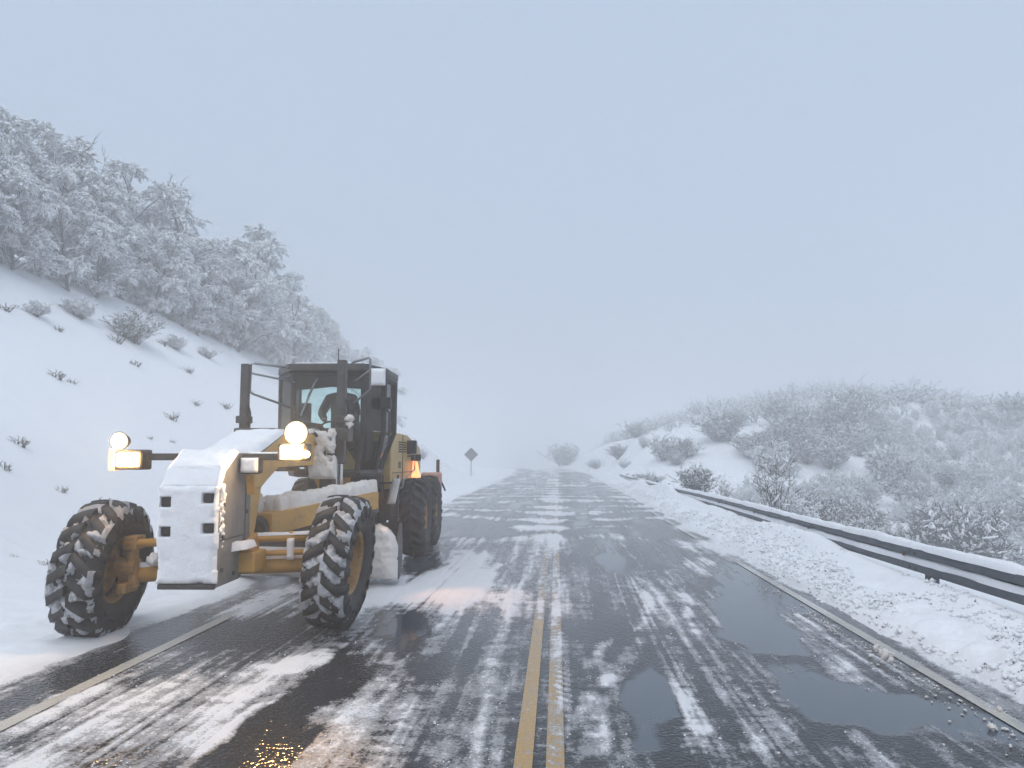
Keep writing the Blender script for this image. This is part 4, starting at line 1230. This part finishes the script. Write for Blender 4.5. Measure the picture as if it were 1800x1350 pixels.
used = set()
def place(proto, loc, rz, sc, label, cat, group=None, tilt=(0, 0), squash=1.0):
    """the first time the thing itself, afterwards a copy of it and of its parts"""
    if proto.name in used:
        o = proto.copy(); COL.objects.link(o)
        for ch in list(proto.children):
            c = ch.copy(); COL.objects.link(c); c.parent = o
    else:
        o = proto; used.add(proto.name)
    o.location = loc; o.rotation_euler = (tilt[0], tilt[1], rz); o.scale = (sc, sc, sc * squash)
    if 'group' in o: del o['group']
    tag(o, label, cat, group)
    return o

TREES = [build_tree(11 + i, H=6.2 + .5 * (i % 3), spread=2.1 + .25 * (i % 3), nlobe=15 + i % 3, nsub=30, ntwig=15, base=.03, lean=((.12, 0), (0, 0), (-.1, .05), (.2, .1), (.05, -.1))[i]) for i in range(5)]
BARE = build_tree(40, name='dead_topped_tree', H=7.6, spread=1.9, nlobe=11, nsub=22, ntwig=12, bare=.35, base=.15, snowy=.8)
WOOD = 'trees of the wood above the bank'
rnd = random.Random(21)
MASSLABEL = 'snow-laden tree inside the dense wood above the bank'
def tree_at(px, Y, off, proto, sc, label, group=WOOD, push=0.0):
    """a tree whose foot stands where the wood's lower edge crosses the column px, off metres up the hill"""
    u = -(19.4 + off); 
    X = float(road_c(Y)) + u
    return place(proto, (X, Y, gz(X, Y) - .1), rnd.uniform(0, 6.28), sc, label, 'tree', group, (rnd.uniform(-.06, .06), rnd.uniform(-.02, .10)))
# front row along the edge of the wood, nearest first
Yt = 19.0; i = 0; front = []
while Yt < 100:
    off = rnd.uniform(-.7, .9) + max(0, Yt - 60) ** 2 * 0.011 * .9
    front.append(tree_at(0, Yt, off, TREES[i % 5], rnd.uniform(.55, .84), MASSLABEL))
    Yt += rnd.uniform(1.3, 2.0) * (1 + Yt / 120); i += 1
ORD = 'first second third fourth fifth sixth seventh eighth ninth tenth eleventh twelfth thirteenth fourteenth'.split()
vis = [o for o in front if 900 + 1350 * math.tan(math.atan2(o.location.x, o.location.y) + YAW) > -20]
for w_, o in zip(ORD, vis): o['label'] = 'frosted tree at the lower edge of the wood, %s from the picture left side' % w_
for row, (o0, s0) in enumerate(((2.4, .86), (4.8, .98), (7.6, 1.02))):
    Yt = 20 + row * 2.0
    while Yt < 100:
        off = o0 + rnd.uniform(-1, 1) + max(0, Yt - 60) ** 2 * 0.011 * .9
        tree_at(0, Yt, off, TREES[rnd.randrange(5)], s0 * rnd.uniform(.8, 1.18) * (1.12 if Yt < 32 else 1.0), MASSLABEL)
        Yt += rnd.uniform(2.2, 3.4) * (1 + Yt / 150)
def tree_px(px, py_top, Y, proto, label, H):
    """a tree singled out by its top in the photograph, at distance Y"""
    p = at(px, py_top, Y); X = p[0]; z = gz(X, Y)
    sc = max(.3, (p[2] - z) / H)
    return place(proto, (X, Y, z - .1), rnd.uniform(0, 6.28), sc, label, 'tree', WOOD)
tree_px(150, 232, 33, BARE, 'tree with bare dark crooked top branches sticking out highest of the wood', 7.2)
tree_px(335, 312, 40, BARE, 'slim tree with a dark forked trunk showing through on the skyline', 7.2)
tree_px(225, 300, 38, TREES[1], 'tall tree with a blunt flat top left of the slim forked tree', 6.2)
tree_px(425, 405, 44, TREES[2], 'broad tiered tree on the skyline right of the slim forked tree', 6.4)
tree_px(520, 490, 50, TREES[0], 'rounded frosted tree on the skyline just left of the cab', 6.0)
tree_px(590, 550, 62, TREES[3], 'hazy rounded tree on the skyline behind the cab roof', 6.0)
tree_px(670, 615, 80, TREES[4], 'last faint tree at the far end of the wood', 6.0)

# ------------------------------------------------------------------ scrub on the left bank
SHR = [build_shrub(60 + i, H=1.5 + .3 * (i % 2), spread=1.1, nstem=26, nsub=7, ntwig=9, snowy=(.98, .85, .95, .7)[i], upright=.35) for i in range(4)]
DARK = [build_shrub(70 + i, name='dark_shrub', H=1.7, spread=1.1, nstem=38, nsub=8, ntwig=9, snowy=(.35, .15, .25)[i], upright=.42) for i in range(3)]
STEM = build_shrub(80, name='bare_stem_shrub', H=3.0, spread=1.6, nstem=20, nsub=4, ntwig=2, snowy=.35, upright=.82, twig_mat=M['twig_olive'])
TUFT = build_shrub(90, name='grass_tuft', H=.32, spread=.5, nstem=18, nsub=2, ntwig=2, snowy=.25, upright=.35, twig_mat=M['twig_olive'])
def bush_px(px, py, proto, h_px, Hp, label, cat='shrub', group=None, Ymin=5.0, squash=1.0, wide=1.0):
    p = hit_ground(px, py, Ymin)
    if p is None: return None
    sc = h_px / 1350 * p.y / Hp
    return place(proto, (p.x, p.y, p.z - .04), rnd.uniform(0, 6.28), sc * wide, label, cat, group, squash=squash / wide)
LB = 'low shrubs on the snowy bank'
bush_px(235, 603, DARK[0], 48, 1.5, 'dark bushy shrub standing alone on the bank below the wood', group=LB, wide=1.2)
bush_px(62, 555, SHR[0], 30, 1.5, 'frosted low shrub at the upper bank nearest the frame edge', group=LB, wide=1.3)
bush_px(140, 560, SHR[1], 30, 1.5, 'frosted low shrub between the edge shrub and the dark bushy shrub', group=LB, wide=1.4)
bush_px(310, 615, SHR[2], 26, 1.5, 'pale frosted shrub right of the dark bushy shrub', group=LB, wide=1.3)
bush_px(365, 630, SHR[3], 18, 1.5, 'small pale shrub just uphill of the lift cylinder', group=LB, wide=1.2)
bush_px(725, 752, SHR[3], 16, 1.5, 'small shrub on the slope right above the engine hood', group=LB, wide=1.2, Ymin=20)
bush_px(787, 812, DARK[2], 22, 1.5, 'dark shrub on the slope between grader and road sign', group=LB, wide=1.1, Ymin=20)
bush_px(742, 806, SHR[1], 14, 1.5, 'little shrub at the slope foot beside the grader hood', group=LB, wide=1.2, Ymin=20)
for (px, py, h, where) in (
        (300, 738, 14, 'midway up the bank, the darkest right of centre'), (396, 716, 10, 'just left of the tall lift cylinder'), (236, 642, 10, 'straight below the dark bushy shrub'),
        (343, 712, 9, 'between the dark midway one and the lift cylinder'), (262, 772, 7, 'just right of the round lamp on the bar end'), (98, 664, 14, 'large, left of the middle bank'),
        (125, 672, 9, 'tucked against the right of the large left one'), (32, 780, 16, 'tallest near the left frame edge'), (6, 824, 14, 'cut by the left frame edge'),
        (108, 864, 11, 'alone beneath the bar end lamp'), (182, 888, 14, 'directly above the wheel on the bank side'), (102, 582, 10, 'alone under the frosted low shrubs'),
        (78, 992, 12, 'low, beside the wheel on the bank side'), (205, 600, 14, 'touching the left of the dark bushy shrub'), (302, 778, 6, 'tiny, above the lamp bar'),
        (20, 980, 8, 'low, at the left frame edge'), (330, 655, 10, 'under the small pale shrubs'), (284, 606, 10, 'touching the right of the dark bushy shrub'),
        (8, 545, 14, 'highest, at the left frame edge'), (440, 690, 6, 'tiny, beside the mirror bracket')):
    bush_px(px, py, TUFT, h * 1.3, .3, 'dark grass tuft in the snow, ' + where, 'grass tuft', 'grass tufts on the snowy bank', wide=1.3)

# ------------------------------------------------------------------ scrub behind the guardrail and on the far hill
RB = 'shrubs behind the crash barrier'
def far_px(px, py, Y, proto, h_px, Hp, label, group=RB, wide=1.0, cat='shrub'):
    p = at(px, py, Y); X = p[0]; sc = .64 * h_px / 1350 * Y / Hp
    return place(proto, (X, Y, gz(X, Y) - .08), rnd.uniform(0, 6.28), sc * wide, label, cat, group, squash=1 / wide)
far_px(1360, 890, 20, STEM, 190, 2.9, 'tall shrub of thin bare upright stems just behind the crash barrier')
far_px(1390, 893, 21, SHR[0], 95, 1.5, 'snow-loaded bush at the foot of the tall bare stems')
far_px(1272, 868, 26, STEM, 80, 2.9, 'short bare-stemmed shrub left of the tall bare stems', wide=1.2)
far_px(1222, 852, 34, DARK[1], 78, 1.6, 'dark broom-shaped shrub behind the barrier', wide=1.1)
far_px(1140, 838, 44, DARK[0], 34, 1.6, 'low wide dark shrub behind the far end of the barrier', wide=1.7)
far_px(1108, 835, 50, SHR[3], 16, 1.5, 'tiny shrub at the very end of the barrier', wide=1.2)
far_px(1168, 800, 62, DARK[0], 62, 1.6, 'dark tall bush in the middle of the cut bank')
far_px(1190, 806, 60, DARK[2], 36, 1.6, 'half-snowed bush leaning against the tall dark bush', wide=1.2)
far_px(1098, 798, 68, SHR[3], 20, 1.5, 'small round bush low on the cut bank')
far_px(1132, 784, 70, SHR[1], 26, 1.5, 'pale bush high on the cut bank')
far_px(1088, 772, 78, DARK[1], 34, 1.6, 'round dark bush on the crest of the cut bank', wide=1.4)
far_px(1120, 766, 80, DARK[2], 36, 1.6, 'twin bush right of the round one on the crest', wide=1.3)
far_px(1045, 780, 90, DARK[0], 28, 1.6, 'small hazy bush where the crest drops to the road')
far_px(992, 800, 128, DARK[1], 56, 1.6, 'big pale hazy thicket beside the road bend', wide=1.3)
far_px(1260, 792, 66, DARK[0], 70, 1.6, 'spreading dark bush above the bare snow patch', wide=1.3)
far_px(1320, 800, 60, DARK[2], 56, 1.6, 'dark bush with several trunks beyond the tall bare stems', wide=1.4)
far_px(1420, 842, 46, DARK[0], 60, 1.6, 'dark bushy clump right of the tall bare stems', wide=1.5)
far_px(1500, 905, 36, SHR[2], 46, 1.5, 'snowy bush on the valley side behind the middle of the barrier', wide=1.4)
HL = 'snowy shrubs covering the far hillside'
HLAB = 'snow-dusted shrub among the dense scrub on the misty hillside beyond the barrier'
cand = []; cell = {}
r2 = random.Random(77)
tries = 0
while len(cand) < 1080 and tries < 60000:
    tries += 1
    Y = 30 + 112 * r2.random() ** .75
    X = r2.uniform(5.6, .80 * Y + 4)
    u = X - float(road_c(Y))
    px = 900 + 1350 * math.tan(math.atan2(X, Y) + YAW)
    if px > 1950 or px < 985: continue
    dens = float(sstep(10, 16, u)) * (1.0 - .98 * float(sstep(44, 52, Y)) * float(1 - sstep(14, 20, u)) * float(1 - sstep(88, 104, Y)))
    dens *= .12 + .88 * float(sstep(.36, .48, fbm(X * .11, Y * .07, 3, 401)))        # open gaps of snow
    if r2.random() > dens: continue
    mind = 0.75 + Y * .009
    if any((X - a) ** 2 + (Y - b) ** 2 < mind * mind for k_ in (-1, 0, 1) for m_ in (-1, 0, 1) for a, b in cell.get((int(X // 3) + k_, int(Y // 3) + m_), ())): continue
    cand.append((X, Y)); cell.setdefault((int(X // 3), int(Y // 3)), []).append((X, Y))
cand.sort(key=lambda q: q[1])
for (X, Y) in cand[:285]:
    clump = float(fbm(X * .16, Y * .10, 3, 402))                # darker and taller thickets keep together
    dark = r2.random() < float(sstep(.50, .62, clump)) * .85
    pr = DARK[r2.randrange(3)] if dark else SHR[r2.randrange(4)]
    sc_ = r2.uniform(.50, .90) * (1 + .9 * float(sstep(.48, .66, clump)) * r2.random()) * (1.3 if r2.random() < .07 else 1)
    place(pr, (X, Y, gz(X, Y) - .08), r2.uniform(0, 6.28), sc_, HLAB, 'shrub', HL, squash=r2.uniform(.75, 1.25))
# the rest, small and lost in the mist, as one mass
acc = dict(twig=[], snow=[])
for (X, Y) in cand[285:] :
    cl_ = float(sstep(.48, .62, fbm(X * .10, Y * .08, 3, 403)))
    S_ = gen_shrub(r2.randrange(9999), H=r2.uniform(1.1, 2.0) * (1 + .8 * cl_ * r2.random()), spread=1.4, nstem=8 + int(4 * cl_), nsub=3, ntwig=3, snowy=.9 - .6 * cl_, upright=.35)
    o = Vector((X, Y, gz(X, Y) - .1))
    for key, src in (('twig', S_['limb'] + S_['twig']), ('snow', S_['snow'])):
        acc[key] += [(a + o, b + o, c * 2.1, d * 2.1) for a, b, c, d in src]
sc_root = thing('distant_scrub', 'misty mass of snowy scrub along the hill crest', 'scrub'); sc_root['kind'] = 'stuff'
segs_mesh('branches', *arr(acc['twig']), M['twig'], sc_root, 3)
segs_mesh('snow_cover', *arr(acc['snow']), M['snow_twig'], sc_root, 4, .62, .45)

# ------------------------------------------------------------------ clods and stones along the verges
OCTA = np.array([(1, 0, 0), (0, 1, 0), (-1, 0, 0), (0, -1, 0), (0, 0, 1), (0, 0, -1)], float)
OFAC = np.array([(0, 1, 4), (1, 2, 4), (2, 3, 4), (3, 0, 4), (1, 0, 5), (2, 1, 5), (3, 2, 5), (0, 3, 5)])
def clods(name, label, cat, u, Y, s, z, mat, seed):
    g_ = np.random.default_rng(seed); n = len(u)
    a = g_.uniform(0, 6.28, n); ca, sa = np.cos(a)[:, None], np.sin(a)[:, None]
    P = OCTA[None] * g_.uniform(.55, 1.2, (n, 6, 3)) * np.array([1, 1, .75])
    V = np.stack([P[..., 0] * ca - P[..., 1] * sa, P[..., 0] * sa + P[..., 1] * ca, P[..., 2]], -1) * s[:, None, None]
    V[..., 0] += (u + road_c(Y))[:, None]; V[..., 1] += Y[:, None]; V[..., 2] += z[:, None]
    F = (OFAC[None] + (np.arange(n) * 6)[:, None, None]).reshape(-1, 3)
    o = mesh_np(name, V.reshape(-1, 3), F, mat, None, False)
    o['kind'] = 'stuff'; return tag(o, label, cat)
def right_band(n, c, w, s0, s1, seed):
    g_ = np.random.default_rng(seed); N = n * 6
    Y = 5.0 * (48 / 5.0) ** g_.random(N); u = g_.normal(c, w, N)
    k = (u > 3.5) & (u < 4.75) & (fbm(u * 2.0, Y * .5, 3, 200) > .42)
    Y, u = Y[k][:n], u[k][:n]
    s_ = g_.uniform(s0, s1, len(u)) * g_.uniform(.5, 1.2, len(u))
    return u, Y, s_, ground_z(u, Y) + s_ * .2
clods('snow_clods', 'crumbled snow clods ploughed up along the verge before the barrier', 'snow clods', *right_band(5200, 4.05, .30, .010, .045, 1), M['snow_fresh'], 1)
clods('gravel', 'dark gravel specks strewn through the ploughed verge snow', 'gravel', *right_band(1500, 4.0, .22, .005, .016, 2), M['gravel'], 2)
g_ = np.random.default_rng(3)
Y = 4.2 * (22 / 4.2) ** g_.random(9000); u = g_.uniform(-3.9, 3.6, 9000)
s_, w_ = road_fields(u, Y); k = (s_ > .40) & (s_ < .72); u, Y = u[k][:1800], Y[k][:1800]
s_ = g_.uniform(.004, .013, len(u))
clods('slush_crumbs', 'grainy slush crumbs scattered over the wet road', 'slush', u, Y, s_, -.010 + s_ * .3, M['snow_fresh'], 3)
Y = 4.3 * (11 / 4.3) ** g_.random(220); u = 3.28 - abs(g_.normal(0, .12, 220)); s_ = g_.uniform(.005, .020, 220)
clods('edge_slush', 'lumpy grey slush heaped along the white edge line', 'slush', u, Y, s_, -.008 + s_ * .3, M['snow_dirty'], 4)

def snow_lump(px, py, r_, label, seed):
    x, y_ = gnd(px, py)
    o = lumps('snow_lump', [(0, 0, r_ * .55, r_), (r_ * .8, r_ * .2, r_ * .4, r_ * .6)], M['snow_dirty'], None, seed)
    o.location = (x, y_, -.005)
    return tag(o, label, 'snow lump', 'snow lumps by the edge line')
snow_lump(1556, 1156, .055, 'biggest snow lump, beside the edge line in the puddle', 31)
snow_lump(1540, 1143, .035, 'lower flat snow lump just behind the biggest one', 32)
snow_lump(1743, 1281, .030, 'small snow lump nearest the camera along the edge line', 33)
snow_lump(1757, 1248, .020, 'pebble-sized snow lump lying on the edge line', 34)

# ------------------------------------------------------------------ the mist
hz = MB().box(-262, 262, -52, 462, -41.0, 21.5).build('haze', M['snow'], None)
hz.data.materials.clear()
hm = bpy.data.materials.new('mist'); hm.use_nodes = True
n = hm.node_tree.nodes; l = hm.node_tree.links
n.remove(n['Principled BSDF'])
pv = n.new('ShaderNodeVolumePrincipled')
pv.inputs['Color'].default_value = (1.0, 1.0, 1.0, 1)
pv.inputs['Density'].default_value = HAZE_DENSITY
pv.inputs['Anisotropy'].default_value = 0.32
l.new(pv.outputs[0], n['Material Output'].inputs['Volume'])
hz.data.materials.append(hm)
hz['kind'] = 'stuff'
